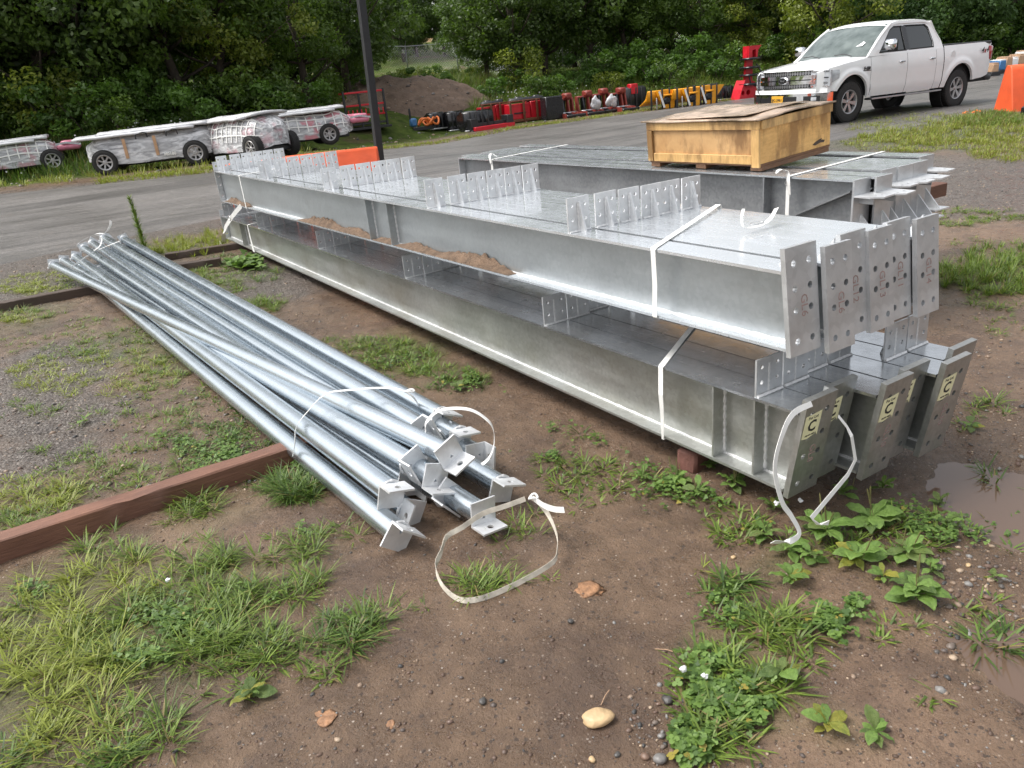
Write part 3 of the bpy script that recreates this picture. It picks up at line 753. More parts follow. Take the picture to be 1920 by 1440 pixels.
# ------------------------------------------------------------------ pipes
def angle_mesh():
    m = MB(); L, t = .105, .008
    m.plate([(-.055, -.03), (.055, -.03), (.055, .065), (-.055, .065)], (0, 0, 0), (1, 0, 0), (0, 1, 0), t, [((((-.008, -.012), (0, .002), (.008, -.012))),)])
    m.plate([(-.055, 0), (.055, 0), (.055, .085), (-.055, .085)], (0, -.03, 0), (1, 0, 0), (0, 0, 1), t, [(0.0, .05, .013)])
    me = bpy.data.meshes.new('end_angle'); me.from_pydata(m.v, [], m.f); me.update(); me.materials.append(M['clip']); return me
AM = angle_mesh(); PR = .046
wm = MB(); wm.tube([(PR*math.cos(2*PI*k/20), PR*math.sin(2*PI*k/20), -.002) for k in range(20)], [.005+.0015*(k % 2) for k in range(20)], 5, closed=True)
WME = bpy.data.meshes.new('weld_ring'); WME.from_pydata(wm.v, [], wm.f); WME.materials.append(M['weld'])
pipes = [ # near (u,v,z), far (u,v,z), twist near, twist far, label
 ((748, 1000, .075), (168, 520, .09), 40, 0, 'lowest galvanized pipe on the side towards the big timber'),
 ((733, 922, .17), (143, 482, .16), 15, 20, 'galvanized pipe with an upturned angle bracket above the lowest pipe'),
 ((843, 852, .24), (101, 497, .19), 160, 10, 'galvanized pipe crossing over the top of the bundle to its leftmost far end'),
 ((815, 897, .16), (158, 466, .20), 200, -10, 'galvanized pipe ending under the crossing pipe in the middle of the bundle'),
 ((905, 965, .07), (190, 505, .06), 185, 0, 'galvanized pipe with a mud-stained bracket lowest at the near end'),
 ((940, 912, .08), (226, 478, .08), 20, 30, 'galvanized pipe reaching farthest right, the big loose strap knotted on its bracket'),
 ((790, 803, .23), (196, 447, .27), 70, 15, 'galvanized pipe on the upper right edge of the bundle'),
 ((828, 782, .19), (233, 449, .24), 25, -15, 'outermost galvanized pipe on the side towards the beams'),
 ((862, 818, .15), (248, 459, .17), 10, 0, 'galvanized pipe with its bracket inside the small strap loop'),
 ((895, 852, .09), (215, 470, .12), 100, 20, 'galvanized pipe with a bracket flat against the small strap loop, near the ground'),
 ((835, 930, .08), (174, 456, .17), 230, 40, 'buried galvanized pipe in the middle with its bracket turned down'),
 ((770, 870, .20), (120, 489, .10), 250, 15, 'galvanized pipe squeezed between the crossing pipe and the lower edge pipes'),
 ((812, 822, .12), (244, 464, .08), 60, 5, 'galvanized pipe low on the right side under the outermost one'),
 ((765, 960, .06), (180, 475, .06), 300, 25, 'galvanized pipe on the ground between the two lower edge pipes'),
 ((790, 835, .06), (218, 462, .06), 75, 5, 'galvanized pipe lying on the ground below the upper right edge of the bundle'),
 ((800, 845, .165), (188, 462, .13), 320, 5, 'galvanized pipe filling the gap beside the crossing pipe'),
 ((770, 905, .07), (155, 500, .10), 110, 35, 'galvanized pipe low in the bundle with its bracket under its neighbours'),
 ((845, 830, .08), (236, 470, .14), 290, 35, 'galvanized pipe second from the outermost one on the beam side'),
 ((800, 860, .10), (205, 450, .20), 130, -30, 'galvanized pipe hidden deep inside the bundle'),
]
for (na, fa, ta, tb, lab) in pipes:
    a = PZ(*na); b = PZ(*fa); a.z += 0; d = (b-a); L = d.length
    r = empty('steel_pipe', a, lab, 'pipe', 'galvanized pipes strapped in a bundle')
    r.rotation_euler = d.to_track_quat('Z', 'Y').to_euler()
    m = MB(); m.lathe([(0, PR), (L, PR)], (0, 0, 0), 'z', 28); m.build('tube', M['pipe'], r, 40, org=False)
    for k, (z, tw) in enumerate(((0, ta), (L, tb))):
        o = bpy.data.objects.new('end_angle', AM); COL.objects.link(o); o.parent = r; o.location = (0, 0, z)
        o.rotation_euler = Euler((0 if k else PI, 0, math.radians(tw)), 'XYZ')
        w = bpy.data.objects.new('weld_ring', WME); COL.objects.link(w); w.parent = o
        w.location = (0, 0, -.001) if k else (0, 0, -.001)
# ------------------------------------------------------------------ crate on the back stack
r = empty('plywood_crate', (3.97, 3.38, .905), 'square plywood crate with rotting lid standing on the back stack', 'crate', rot=(0, math.radians(-3.0), math.radians(1.5)))
Lx, Ly, HT, PB = .71, 1.0, .265, .045
def cb(name, a, b, mat, par=None, bev=.002):
    m = MB(); m.box(a, b, bev=bev); return m.build(name, M[mat], par or r, org=False)
for (x, nm) in ((0.0, 'corner_post'),):
    pass
cb('side_panel', (.0, .012, PB), (.012, Ly-.012, HT+PB), 'plyF'); cb('side_panel', (Lx-.012, .012, PB), (Lx, Ly-.012, HT+PB), 'plyF')
fp = cb('front_panel', (.0, 0, PB), (Lx, .012, HT+PB), 'ply'); cb('back_panel', (0, Ly-.012, PB), (Lx, Ly, HT+PB), 'ply')
cb('top_batten', (-.018, -.002, HT+PB-.052), (-.0005, Ly, HT+PB+.002), 'lath'); cb('bottom_batten', (-.018, .06, PB), (-.0005, Ly-.06, PB+.055), 'lath')
cb('corner_batten', (-.018, -.002, PB-.02), (-.0005, .058, HT+PB-.054), 'lath'); cb('corner_batten', (-.018, Ly-.05, PB), (-.0005, Ly, HT+PB-.054), 'lath')
cb('top_batten', (.002, -.016, HT+PB-.052), (Lx, -.0005, HT+PB+.002), 'lath')
m = MB(); m.plate([(.0, .0), (.05, .010), (.09, .006), (.10, .02), (.06, .028), (.07, .038), (.03, .03), (.0, .022), (-.03, .008)], (.55, -.0008, PB+.02), (1, 0, 0), (0, 0, 1), .0016); m.build('torn_patch', M['timber_old'], fp, org=False)
cb('pallet_deck', (.0, .0, PB-.014), (Lx, Ly, PB-.001), 'pallet')
for y in (.0, Ly*.47, Ly-.09): cb('pallet_skid', (.01, y, 0), (Lx-.01, y+.09, PB-.015), 'pallet')
rows = []
for i in range(26):
    u = i/25; row = []
    for j in range(26):
        v = j/25; x = lerp(-.035, Lx+.02, u)+.012*float(fbm(j*.3, i*0, 1, 3)); y = lerp(-.025, Ly+.03, v)+.012*float(fbm(i*.35, 7, 1, 4))
        z = HT+PB+.012+.016*math.sin(PI*u)**2*(1-v)+.008*float(fbm(u*4, v*4, 1, 12))+.022*max(0, u-.6)*(v < .5)*0
        row.append((x, y, z))
    rows.append(row)
m = MB(); m.grid(rows); lid = m.build('lid_sheet', M['lid'], r, 60, org=False)
sm = lid.modifiers.new('thick', 'SOLIDIFY'); sm.thickness = .009
rows = [[(x+.015*math.sin(y*9), y, z+.011+.004*math.sin(x*13+y*5)) for (x, y, z) in row[4:22]] for row in rows[2:24]]
m = MB(); m.grid(rows); l2 = m.build('peeled_veneer', M['lid'], r, 60, org=False); sm = l2.modifiers.new('thick', 'SOLIDIFY'); sm.thickness = .003

# ------------------------------------------------------------------ straps
def band(name, pts, wd, w, label, group=None, mat='strap', cat='strap', th=.0015, smooth=2):
    pts = [Vector(p) for p in pts]
    if smooth:
        out = []
        for i in range(len(pts)-1):
            p0, p1, p2, p3 = pts[max(i-1, 0)], pts[i], pts[i+1], pts[min(i+2, len(pts)-1)]
            for k in range(smooth*3):
                t = k/(smooth*3); out.append(.5*((2*p1)+(-p0+p2)*t+(2*p0-5*p1+4*p2-p3)*t*t+(-p0+3*p1-3*p2+p3)*t**3))
        pts = out+[pts[-1]]
    m = MB(); m.strip(pts, wd, w, th); o = m.build(name, M[mat]); return tag(o, label, cat, group)
Y = PX(1225, 470, 1.97).y
yR = Y+.45
ub = upper[0]
def line(a, b, n=2): return [Vector(a).lerp(Vector(b), k/(n-1)) for k in range(n)]
zb_, zt_ = ub.at(Y)
band('strap', [(2.2, Y+.03, zb_-.003), (1.975, Y, zb_-.003), (1.968, Y, zb_+.004), (1.968, Y-.006, (zb_+zt_)/2), (1.968, Y, zt_-.002), (1.976, Y+.004, zt_+.004), (2.4, lerp(Y, yR, .52), zt_+.002), (2.80, yR, .945), (2.812, yR, .93), (2.812, yR, .70)], (0, 1, 0), .026, 'taut white strap round the near end of the upper beam layer', 'white straps round the beam layers', smooth=0)
a = PZ(1400, 430, .952)
band('strap', [a+Vector((-.02, -.0, .085)), a+Vector((-.03, -.0, .05)), a+Vector((-.015, 0, .012)), a+Vector((.03, -.01, .004)), a+Vector((.09, 0, .004)), a+Vector((.15, .01, .015)), a+Vector((.20, .02, .05))], (.5, 1, 0), .026, 'curled loose strap end with wire buckle on top of the upper beams', None)
m = MB(); c0 = a+Vector((.06, .0, .012)); m.tube([c0+Vector((.035*math.cos(t), .02*math.sin(t), .002)) for t in np.linspace(0, 2*PI, 14)[:-1]], .0025, 6, closed=True); tag(m.build('wire_buckle', M['buckle'], None, 60), 'oval wire buckle on the strap across the upper beams', 'buckle')
lb = lower[0]; Y2 = PX(1240, 697, 1.985).y; zb_, zt_ = lb.at(Y2)
band('strap', [(2.3, Y2+.02, zb_-.004), (1.984, Y2, zb_-.004), (1.975, Y2-.01, lerp(zb_, zt_, .35)), (1.965, Y2-.015, lerp(zb_, zt_, .65)), (1.982, Y2, zt_-.002), (1.992, Y2+.004, zt_+.003), (2.45, Y2+.28, zt_+.004), (2.87, Y2+.4, zt_+.006)], (0, 1, 0), [.01, .012, .022, .026, .026, .026, .026, .026], 'slack white strap round the lower beam layer under the upper beams', 'white straps round the beam layers', smooth=0)
yy = 1.40
band('strap', [PY(1519, 757, 1.47), PY(1487, 778, 1.45), PY(1466, 818, 1.42), PY(1452, 878, yy), PY(1466, 940, yy-.02), PY(1483, 965, 1.36), PZ(1500, 1000, .05)], [(.35, 1, 0)]*7, .024, 'loose white strap hanging in a long bow over the first stickered end plate', 'two hanging halves of the loose strap', smooth=2) if False else None
def bandp(pts, w, label, group=None, wd=(0, 1, .2), mat='strap', th=.0015, smooth=2, name='strap'): return band(name, pts, wd, w, label, group, mat, 'strap', th, smooth)
bandp([PY(1522, 757, 1.47), PY(1487, 776, 1.45), PY(1466, 818, 1.42), PY(1453, 878, yy), PY(1466, 940, yy-.02), PY(1484, 968, 1.37), PY(1499, 1000, 1.35), PY(1478, 1016, 1.34), PY(1449, 1016, 1.33)], .019, 'long loose white strap hanging from the first lower end plate into the weeds', None, wd=(.9, 0, -.35))
bandp([PY(1572, 780, 1.46), PY(1588, 800, 1.44), PY(1597, 818, 1.42), PY(1604, 862, 1.41), PY(1590, 890, 1.40), PY(1553, 934, 1.37), PY(1521, 972, 1.34), PY(1535, 984, 1.33), PY(1554, 980, 1.33)], .018, 'right half of the hanging loose strap, bent beside the second sticker', None, wd=(.8, 0, -.5), smooth=0)
Y3 = PX(449, 332, 1.97).y; zb_, zt_ = ub.at(Y3)
bandp([(2.2, Y3, zb_-.003), (1.968, Y3, zb_-.003), (1.967, Y3, zt_+.002), (1.98, Y3, zt_+.004), (2.81, Y3+.35, zt_+.004)], .03, 'white strap round the far end of the upper beam layer beside the sand', 'white straps round the beam layers', wd=(0, 1, 0), smooth=0)
Y4 = PX(465, 428, 1.985).y; zb_, zt_ = lb.at(Y4)
bandp([(2.2, Y4, zb_-.003), (1.98, Y4-.05, zb_-.003), (1.98, Y4-.03, lerp(zb_, zt_, .5)), (1.985, Y4, zt_), (2.0, Y4, zt_+.004), (2.87, Y4+.4, zt_+.004)], [.05, .06, .045, .02, .03, .03], 'twisted white strap round the far end of the lower beam layer', 'white straps round the beam layers', wd=(0, 1, 0), smooth=0)
bandp([PX(452, 386, 1.95), PX(436, 405, 1.93), PX(424, 424, 1.92), PX(420, 436, 1.92), PX(418, 462, 1.94), PX(412, 452, 1.93)], .05, 'loose strap with a wire buckle dangling at the far end of the front stack', None, wd=(0, 1, -.6))
m = MB(); c0 = PX(430, 409, 1.90); m.tube([c0+Vector((0, .05*math.cos(t), .03*math.sin(t))) for t in np.linspace(0, 2*PI, 14)[:-1]], .004, 6, closed=True); tag(m.build('wire_buckle', M['buckle'], None, 60), 'wire buckle on the dangling strap at the far end of the front stack', 'buckle')
Yb = PX(1478, 330, 3.87).y; yb2 = PZ(1632, 288, .905).y
bandp([(3.872, Yb, .553), (3.870, Yb, .90), (3.875, Yb, .905), (4.98, yb2-.02, .906)], .026, 'white strap across the near end of the back stack', 'white straps round the back stack', wd=(0, 1, 0), smooth=0)
bandp([(3.86, Yb-.02, .80), (3.85, Yb-.02, .87), (3.86, Yb-.0, .93), (3.84, Yb+.03, .945), (3.83, Yb+.06, .93)], .028, 'curled strap end at the buckle of the back stack', None, wd=(.3, 1, 0))
m = MB(); c0 = Vector((3.862, Yb-.005, .865)); m.tube([c0+Vector((0, .022*math.cos(t), .014*math.sin(t))) for t in np.linspace(0, 2*PI, 14)[:-1]], .0025, 6, closed=True); tag(m.build('wire_buckle', M['buckle'], None, 60), 'wire buckle hanging on the side of the back stack', 'buckle')
Yc = PX(921, 300, 3.87).y
bandp([(3.872, Yc, .6), (3.872, Yc, .90), (3.88, Yc, .905), (4.97, Yc+.25, .906)], .034, 'white strap across the far end of the back stack', 'white straps round the back stack', wd=(0, 1, 0), smooth=0)
bandp([(4.0, Yc+.1, .91), (3.93, Yc+.08, .95), (3.87, Yc+.02, .93), (3.862, Yc, .87)], .03, 'bowed strap tail with ring at the far end of the back stack', None, wd=(0, 1, 0))
# pipe bundle straps
bandp([PZ(549, 856, .10), PZ(553, 830, .155), PZ(556, 800, .215), PZ(580, 768, .26), PZ(612, 738, .32), PZ(660, 731, .325), PZ(715, 727, .33), PZ(752, 731, .32), PZ(775, 745, .27), PZ(788, 765, .2)], .02, 'taut white strap over the bundle of pipes, knotted at its right side', 'white straps on the pipe bundle', wd=(.6, 1, 0), smooth=1)
m = MB(); c0 = PZ(768, 733, .32); m.tube([c0+Vector((.018*math.cos(t), .012*math.sin(t)-.01*math.cos(t), .004*math.sin(2*t))) for t in np.linspace(0, 4*PI, 22)[:-1]], .005, 6); tag(m.build('strap_knot', M['strap'], None, 60), 'white knot of the strap over the pipe bundle', 'knot')
bandp([PZ(800, 815, .27), PZ(799, 795, .30), PZ(815, 775, .32), PZ(842, 766, .335), PZ(880, 768, .33), PZ(907, 782, .30), PZ(924, 802, .26), PZ(926, 835, .19), PZ(916, 860, .14), PZ(898, 875, .12)], .024, 'white strap standing up in a loop round the right pipe ends', 'white straps on the pipe bundle', wd=(.55, 1, .1))
lp = [(985, 937, .16), (950, 950, .15), (905, 965, .14), (868, 990, .12), (838, 1008, .10), (828, 1035, .08), (818, 1060, .05), (820, 1080, .03), (832, 1103, .012), (855, 1123, .008), (880, 1128, .008), (915, 1120, .008), (955, 1103, .01), (1000, 1080, .02), (1038, 1055, .03), (1045, 1035, .045), (1044, 1005, .07), (1030, 970, .11), (1012, 945, .15), (998, 935, .17)]
bandp([PZ(*q)+Vector((0, 0, .004)) for q in lp], .019, 'big loose muddy strap looping from the pipe ends down onto the mud', 'white straps on the pipe bundle', wd=(.25, .3, 1), mat='strapD', smooth=1)
bandp([PZ(1000, 935, .17), PZ(1020, 948, .165), PZ(1040, 955, .16), PZ(1058, 956, .17)], .022, 'short white strap tail sticking out right of the pipe ends', None, wd=(0, .5, 1))
m = MB(); c0 = PZ(1000, 932, .175); m.tube([c0+Vector((.016*math.cos(t), .014*math.sin(t), .006*math.sin(2*t))) for t in np.linspace(0, 4*PI, 22)[:-1]], .005, 6); tag(m.build('strap_knot', M['strap'], None, 60), 'white knot at the right tip of the pipe ends', 'knot')
bandp([PZ(122, 515, .12), PZ(126, 508, .22), PZ(160, 482, .29), (PZ(190, 466, .31)), PZ(225, 452, .32)], .03, 'taut white strap across the far end of the pipes', 'white straps on the pipe bundle', wd=(.5, 1, 0), smooth=1)
bandp([PZ(146, 458, .3), PZ(152, 452, .33), PZ(172, 442, .36), PZ(182, 438, .38), PZ(196, 437, .40), PZ(206, 425, .45), PZ(208, 414, .50)], .03, 'loose white strap with an upright tail at the far end of the pipes', None, wd=(.5, 1, 0), smooth=1)
bandp([PZ(178, 440, .37), PZ(190, 445, .33), PZ(188, 460, .30), PZ(176, 470, .29)], .012, 'thin strap loop around the far pipe ends', None, wd=(.5, 1, 0), smooth=1)

# ------------------------------------------------------------------ barriers, pole
def barrier(loc, rz, L, label, h=.81, w0=.60, w1=.16):
    m = MB(); rows = []
    for (x, e) in ((0, .02), (.02, 0), (L-.02, 0), (L, .02)):
        rows.append([(x, -w0/2+e, 0), (x, -w0/2+e, .05), (x, -w1/2-.03+e, h-.10), (x, -w1/2+e, h-.03), (x, -w1/2+.03+e*.5, h-e*.5), (x, w1/2-.03-e*.5, h-e*.5), (x, w1/2-e, h-.03), (x, w1/2+.03-e, h-.10), (x, w0/2-e, .05), (x, w0/2-e, 0)])
    m.grid(rows); m.add(rows[0], [tuple(range(10))]); m.add(rows[-1], [tuple(range(10))[::-1]])
    o = m.build('traffic_barrier', M['orange'], None, 40); o.location = loc; o.rotation_euler = (0, 0, rz); return tag(o, label, 'barrier', 'orange jersey barriers')
barrier((2.75, 12.75, 0), math.atan2(-1.05, 2.1), 2.35, 'orange barrier with the black pole beside it, behind the far end of the front stack', h=.83)
a = G(1846, 212)
barrier((a.x+.05, a.y-.32, H(a.x, a.y)-.02), math.radians(-36), 2.2, 'tall orange barrier on the grass at the right edge', h=.90, w0=.72, w1=.2)
q = G(1918, 216); m = MB()
m.plate([(0, 0), (.5, 0), (.5, .12), (.35, .2), (.22, .33), (.15, .36), (.1, .2), (0, .14)], (q.x-.1, q.y, H(q.x, q.y)), (1, -.3, 0), (0, 0, 1), .45); o = m.build('black_barrier_foot', M['black_gloss']); tag(o, 'black rubber foot piece in front of the orange barrier at the right edge', 'rubber foot')
q = G(1822, 214); m = MB(); m.tube([(q.x+.22*math.cos(t)*(1+.2*math.sin(3*t)), q.y+.12*math.sin(t), q.z+.03+.02*math.sin(5*t)) for t in np.linspace(0, 9, 40)], .018, 6); tag(m.build('orange_hose', M['orange2'], None, 60), 'coil of orange cord lying on the grass left of the barrier', 'cord')
pb = Vector((4.72, 12.0, 0)); m = MB(); tp = PY(677, 0, 12.3); hh = 4.3
top = Vector((pb.x, pb.y, 0))
m.box((-.055, -.055, 0), (.055, .055, hh), bev=.004); o = m.build('black_pole', M['dark'], None, 30); 
pb = PY(713, 303, 12.1); pt = PY(684, 60, 12.1); dd = (pt-pb).normalized()
o.location = pb-dd*(pb.z/dd.z); o.rotation_euler = dd.to_track_quat('Z', 'Y').to_euler(); tag(o, 'slightly leaning square black steel pole behind the beams', 'pole')
# ------------------------------------------------------------------ pickup truck
def paintmat():
    m = N('white_car_paint'); f = m.noise(4, 4)
    return m.put(color=m.ramp(f, [(.3, (.82, .82, .82)), (.7, (.86, .86, .86))]), rough=.32, coat=.7, normal=m.bump(m.ramp(m.vor(90), [(.0, 1), (.28, 0)]), .0008, .35))
M['paint'] = paintmat()
m = N('car_window_glass'); M['glass'] = m.put(color=(.012, .014, .015), rough=.04, spec=.8)
m = N('windshield_glass'); M['wglass'] = m.put(color=m.ramp(m.noise(3, 4), [(.35, (.05, .07, .065)), (.65, (.14, .17, .16))]), rough=.12, spec=.9)
M['chrome'] = simple('chrome', (.75, .76, .78), .08, 1, .03, 3)
M['gridb'] = simple('black_grille_plastic', (.012, .012, .013), .4, 0, .2, 10)
M['lens'] = simple('headlight_lens', (.55, .57, .6), .1, .25, .25, 14)
M['amber'] = simple('amber_lens', (.8, .17, .03), .2)
M['redlens'] = simple('red_tail_lens', (.35, .01, .015), .12, 0, .1, 5, coat=1)
M['tyre'] = simple('black_tyre_rubber', (.022, .021, .02), .75, 0, .3, 12, .004, 70)
M['rim'] = simple('machined_alloy_rim', (.42, .41, .41), .42, .8, .15, 5)
M['platey'] = simple('yellow_number_plate', (.75, .38, .03), .5)
M['seal'] = simple('under_body_black', (.01, .01, .01), .8)
TP = [14.024, 10.486, .091]; Q = Euler((.010, .014, -.047), 'XYZ')
off = Q.to_matrix() @ Vector((0, 0, 0))
T = empty('pickup_truck', (TP[0], TP[1], TP[2]), 'white four-door pickup truck on the wet road facing left', 'pickup truck', rot=Q)
def tb(m, name, mat, par=None, sm=None): return m.build(name, M[mat], par or T, sm, org=False)
WB = 2.0
def inset(z): return float(np.interp(z, [.42, .5, .62, .80, .98, 1.12, 1.24, 1.34], [.075, .045, .022, .004, 0, .012, .035, .06]))
def plan(x): return .24*max(0, (.62-x)/.55)**2+.05*max(0, (x-5.5)/.3)**2
def ztop(x): return float(np.interp(x, [.12, .3, .7, 1.2, 1.5, 2.6, 3.98, 3.99, 5.85], [1.04, 1.11, 1.17, 1.215, 1.245, 1.272, 1.30, 1.335, 1.345]))
def zbot(x):
    z = float(np.interp(x, [0, .47, 1.46, 4.1, 5.14, 5.5, 5.85], [.70, .66, .47, .47, .56, .58, .64]))
    for c in (.95, 4.63):
        d = abs(x-c)
        if d < .515: z = max(z, .43+math.sqrt(max(0, .515**2-d*d)))
    return z
def side(x0, x1, name, mir, par=None):
    xs = sorted(set([round(v, 3) for v in np.linspace(x0, x1, max(4, int((x1-x0)/.05)))]+[c+s*d for c in (.95, 4.63) for s in (-1, 1) for d in (.5145, .51, .5, .48, .45) if x0 < c+s*d < x1]))
    rows = []
    for x in xs:
        a, b = zbot(x), ztop(x); r_ = []
        for k in range(12):
            z = lerp(a, b, k/11); y = inset(z)+plan(x)
            # fender flare and lower door crease
            for c in (.95, 4.63):
                d = math.hypot(x-c, z-.43)
                if d < .66: y -= .028*float(sst((.66-d)/.08))
            if .54 < z < .74 and 1.5 < x < 4.1: y -= .010*math.sin((z-.54)/.2*PI)
            r_.append((x, y if not mir else WB-y, z))
        y = r_[-1][1]; r_.append((x, y+(.03 if not mir else -.03), b+.006))
        r_ = [(x, r_[0][1]+(.05 if not mir else -.05), r_[0][2]-.002)]+r_
        rows.append(r_ if not mir else r_[::-1])
    m = MB(); m.grid(rows); return tb(m, name, 'paint', par, 50)
doors = []
for mir in (0, 1):
    side(.11, 1.50, 'fender', mir); d1 = side(1.508, 2.695, 'door', mir); d2 = side(2.705, 3.70, 'door', mir); side(3.708, 3.965, 'cab_corner', mir); side(3.99, 5.84, 'bed_side', mir); doors.append((d1, d2))
    yy = .02 if not mir else WB-.02; sgn = 1 if not mir else -1
    for dd_, hx in zip(doors[-1], (2.56, 3.60)):
        m = MB(); m.box((hx-.14, yy-.045*sgn, 1.085), (hx+.03, yy-.012*sgn, 1.118), bev=.01); tb(m, 'door_handle', 'chrome', dd_, 40)
    # greenhouse side
    dy, dz = .20, .58
    def gp(x, z, o=0): return Vector((x, (inset(1.27)+.0+(z-1.27)/dz*dy+o) if not mir else WB-(inset(1.27)+(z-1.27)/dz*dy+o), z))
    L = math.hypot(dy, dz); sc = L/dz
    def p2(x, z): return (x, (z-1.27)*sc)
    outl = [p2(1.40, 1.255), p2(3.97, 1.285), p2(3.93, 1.45), p2(3.72, 1.80), p2(3.62, 1.865), p2(3.3, 1.885), p2(2.5, 1.885), p2(2.28, 1.86), p2(2.02, 1.72)]
    w1 = [p2(1.80, 1.325), p2(2.68, 1.33), p2(2.66, 1.80), p2(2.40, 1.80), p2(2.26, 1.74)]
    w2 = [p2(2.78, 1.335), p2(3.62, 1.345), p2(3.64, 1.45), p2(3.55, 1.74), p2(3.46, 1.80), p2(2.76, 1.805)]
    m = MB(); o_ = gp(0, 1.27); uy = Vector((0, dy if not mir else -dy, dz))
    m.plate(outl, o_, (1, 0, 0), uy, -.04 if not mir else .04, [(w1[::-1], 0), (w2[::-1], 0)]); tb(m, 'cab_frame', 'paint')
    for w_, dd_ in ((w1, doors[-1][0]), (w2, doors[-1][1])):
        m = MB(); m.plate(w_, o_+Vector((0, .014*sgn, 0)), (1, 0, 0), uy, -.006 if not mir else .006); tb(m, 'window', 'glass', dd_)
        cx = sum(p[0] for p in w_)/len(w_); cy = sum(p[1] for p in w_)/len(w_)
        big = [(cx+(p[0]-cx)*1.035, cy+(p[1]-cy)*1.07) for p in w_]
        m = MB(); m.plate(big, o_+Vector((0, -.003*sgn, 0)), (1, 0, 0), uy, -.004 if not mir else .004, [([(cx+(p[0]-cx)*.985, cy+(p[1]-cy)*.97) for p in w_][::-1], 0)]); tb(m, 'window_trim', 'seal', dd_)
    m = MB(); m.plate([p2(2.655, 1.325), p2(2.80, 1.325), p2(2.79, 1.81), p2(2.645, 1.81)], o_+Vector((0, -.006*sgn, 0)), (1, 0, 0), uy, -.003 if not mir else .003); tb(m, 'door_pillar', 'black_gloss')
    # mirror
    m = MB(); m.box((1.80, yy-.16*sgn, 1.36), (1.92, yy+.02*sgn, 1.40), bev=.01); ma = tb(m, 'mirror_arm', 'gridb', doors[-1][0], 40)
    m = MB(); m.box((1.76, yy-.30*sgn, 1.36), (1.90, yy-.06*sgn, 1.56), bev=.04); tb(m, 'mirror', 'chrome', doors[-1][0], 50)
    m = MB(); m.box((1.90, yy-.29*sgn, 1.33), (1.93, yy-.07*sgn, 1.55), bev=.01); tb(m, 'mirror_housing', 'gridb', ma, 50)
    # running board
    m = MB(); m.box((1.56, yy-.02*sgn, .40), (4.02, yy+.14*sgn, .44), bev=.012); tb(m, 'running_board', 'dark', None, 40)
    m = MB(); m.box((1.60, yy-.03*sgn, .405), (3.98, yy-.021*sgn, .435), bev=.003); tb(m, 'running_board_trim', 'silver', None, 40)
    # tail lamp
    m = MB(); m.box((5.70, yy+.01*sgn, .95), (5.86, yy+.15*sgn, 1.255), bev=.025); tb(m, 'tail_lamp', 'redlens', None, 50)
m = MB(); m.box((.35, .10, .50), (5.75, WB-.10, .98)); m.box((1.5, .09, .9), (3.9, WB-.09, 1.26)); tb(m, 'underbody', 'seal')
# roof
rows = []
for i in range(16):
    x = lerp(2.19, 3.66, i/15); row = []
    for j in range(17):
        t = j/16*2-1; y = 1.0+t*.765
        z = 1.955-.05*abs(t)**3-.085*max(0, (2.55-x)/.36)**2-.075*max(0, (x-3.35)/.31)**2
        row.append((x, y, z))
    rows.append([(x, row[0][1]-.012, row[0][2]-.05)]+row+[(x, row[-1][1]+.012, row[-1][2]-.05)])
m = MB(); m.grid(rows); tb(m, 'roof', 'paint', None, 50)
rows = []
for i in range(9):
    t = i/8; row = []
    for j in range(13):
        s_ = j/12*2-1; half = lerp(.90, .765, t); xx = lerp(1.30, 2.20, t)+.16*s_*s_*(1-t*.5); row.append((xx, 1+s_*half, lerp(1.245, 1.868, t)+.05*math.sin(PI*t)))
    rows.append(row)
m = MB(); m.grid(rows); ws = tb(m, 'windshield', 'wglass', None, 60)
for s_ in (-1, 1):   # pillars either side of the windshield
    m = MB(); pts = [Vector(r_[0 if s_ < 0 else -1])+Vector((.01, s_*.012, 0)) for r_ in rows]; m.tube(pts, .032, 8); tb(m, 'windshield_pillar', 'paint', None, 60)
m = MB(); m.strip([Vector(p)+Vector((-.012, 0, .004)) for p in rows[0]], (1, 0, .6), .07, .01); tb(m, 'cowl', 'gridb')
for y0_, y1_ in ((.35, .82), (1.15, 1.65)):
    m = MB(); m.tube([(1.30, y0_, 1.29), (1.36, (y0_+y1_)/2, 1.345), (1.35, y1_, 1.33)], .010, 6); tb(m, 'wiper', 'gridb', ws)
m = MB(); m.plate([(0.02, 0), (.24, -.01), (.26, .07), (.2, .15), (.1, .165), (.0, .1)], (1.62, .34, 1.475), (0, 1, 0), (.8, 0, .55), .002); tb(m, 'lot_sticker', 'white', ws)
m = MB(); rows = [[(lerp(3.64, 3.965, t)+.0, y, lerp(1.875, 1.285, t)) for y in np.linspace(.2-.14*t, 1.8+.14*t, 6)] for t in np.linspace(0, 1, 6)]; m.grid(rows); tb(m, 'cab_rear_wall', 'paint', None, 50)
m = MB(); m.box((3.99, .06, 1.30), (5.80, WB-.06, 1.365), bev=.015); tb(m, 'bed_cover', 'dark', None, 40)
m = MB(); m.box((5.78, .08, .68), (5.845, WB-.08, 1.335), bev=.02); tb(m, 'tailgate', 'paint', None, 50)
m = MB(); m.box((5.74, .06, .50), (5.99, WB-.06, .64), bev=.03); tb(m, 'rear_bumper', 'dark', None, 50)
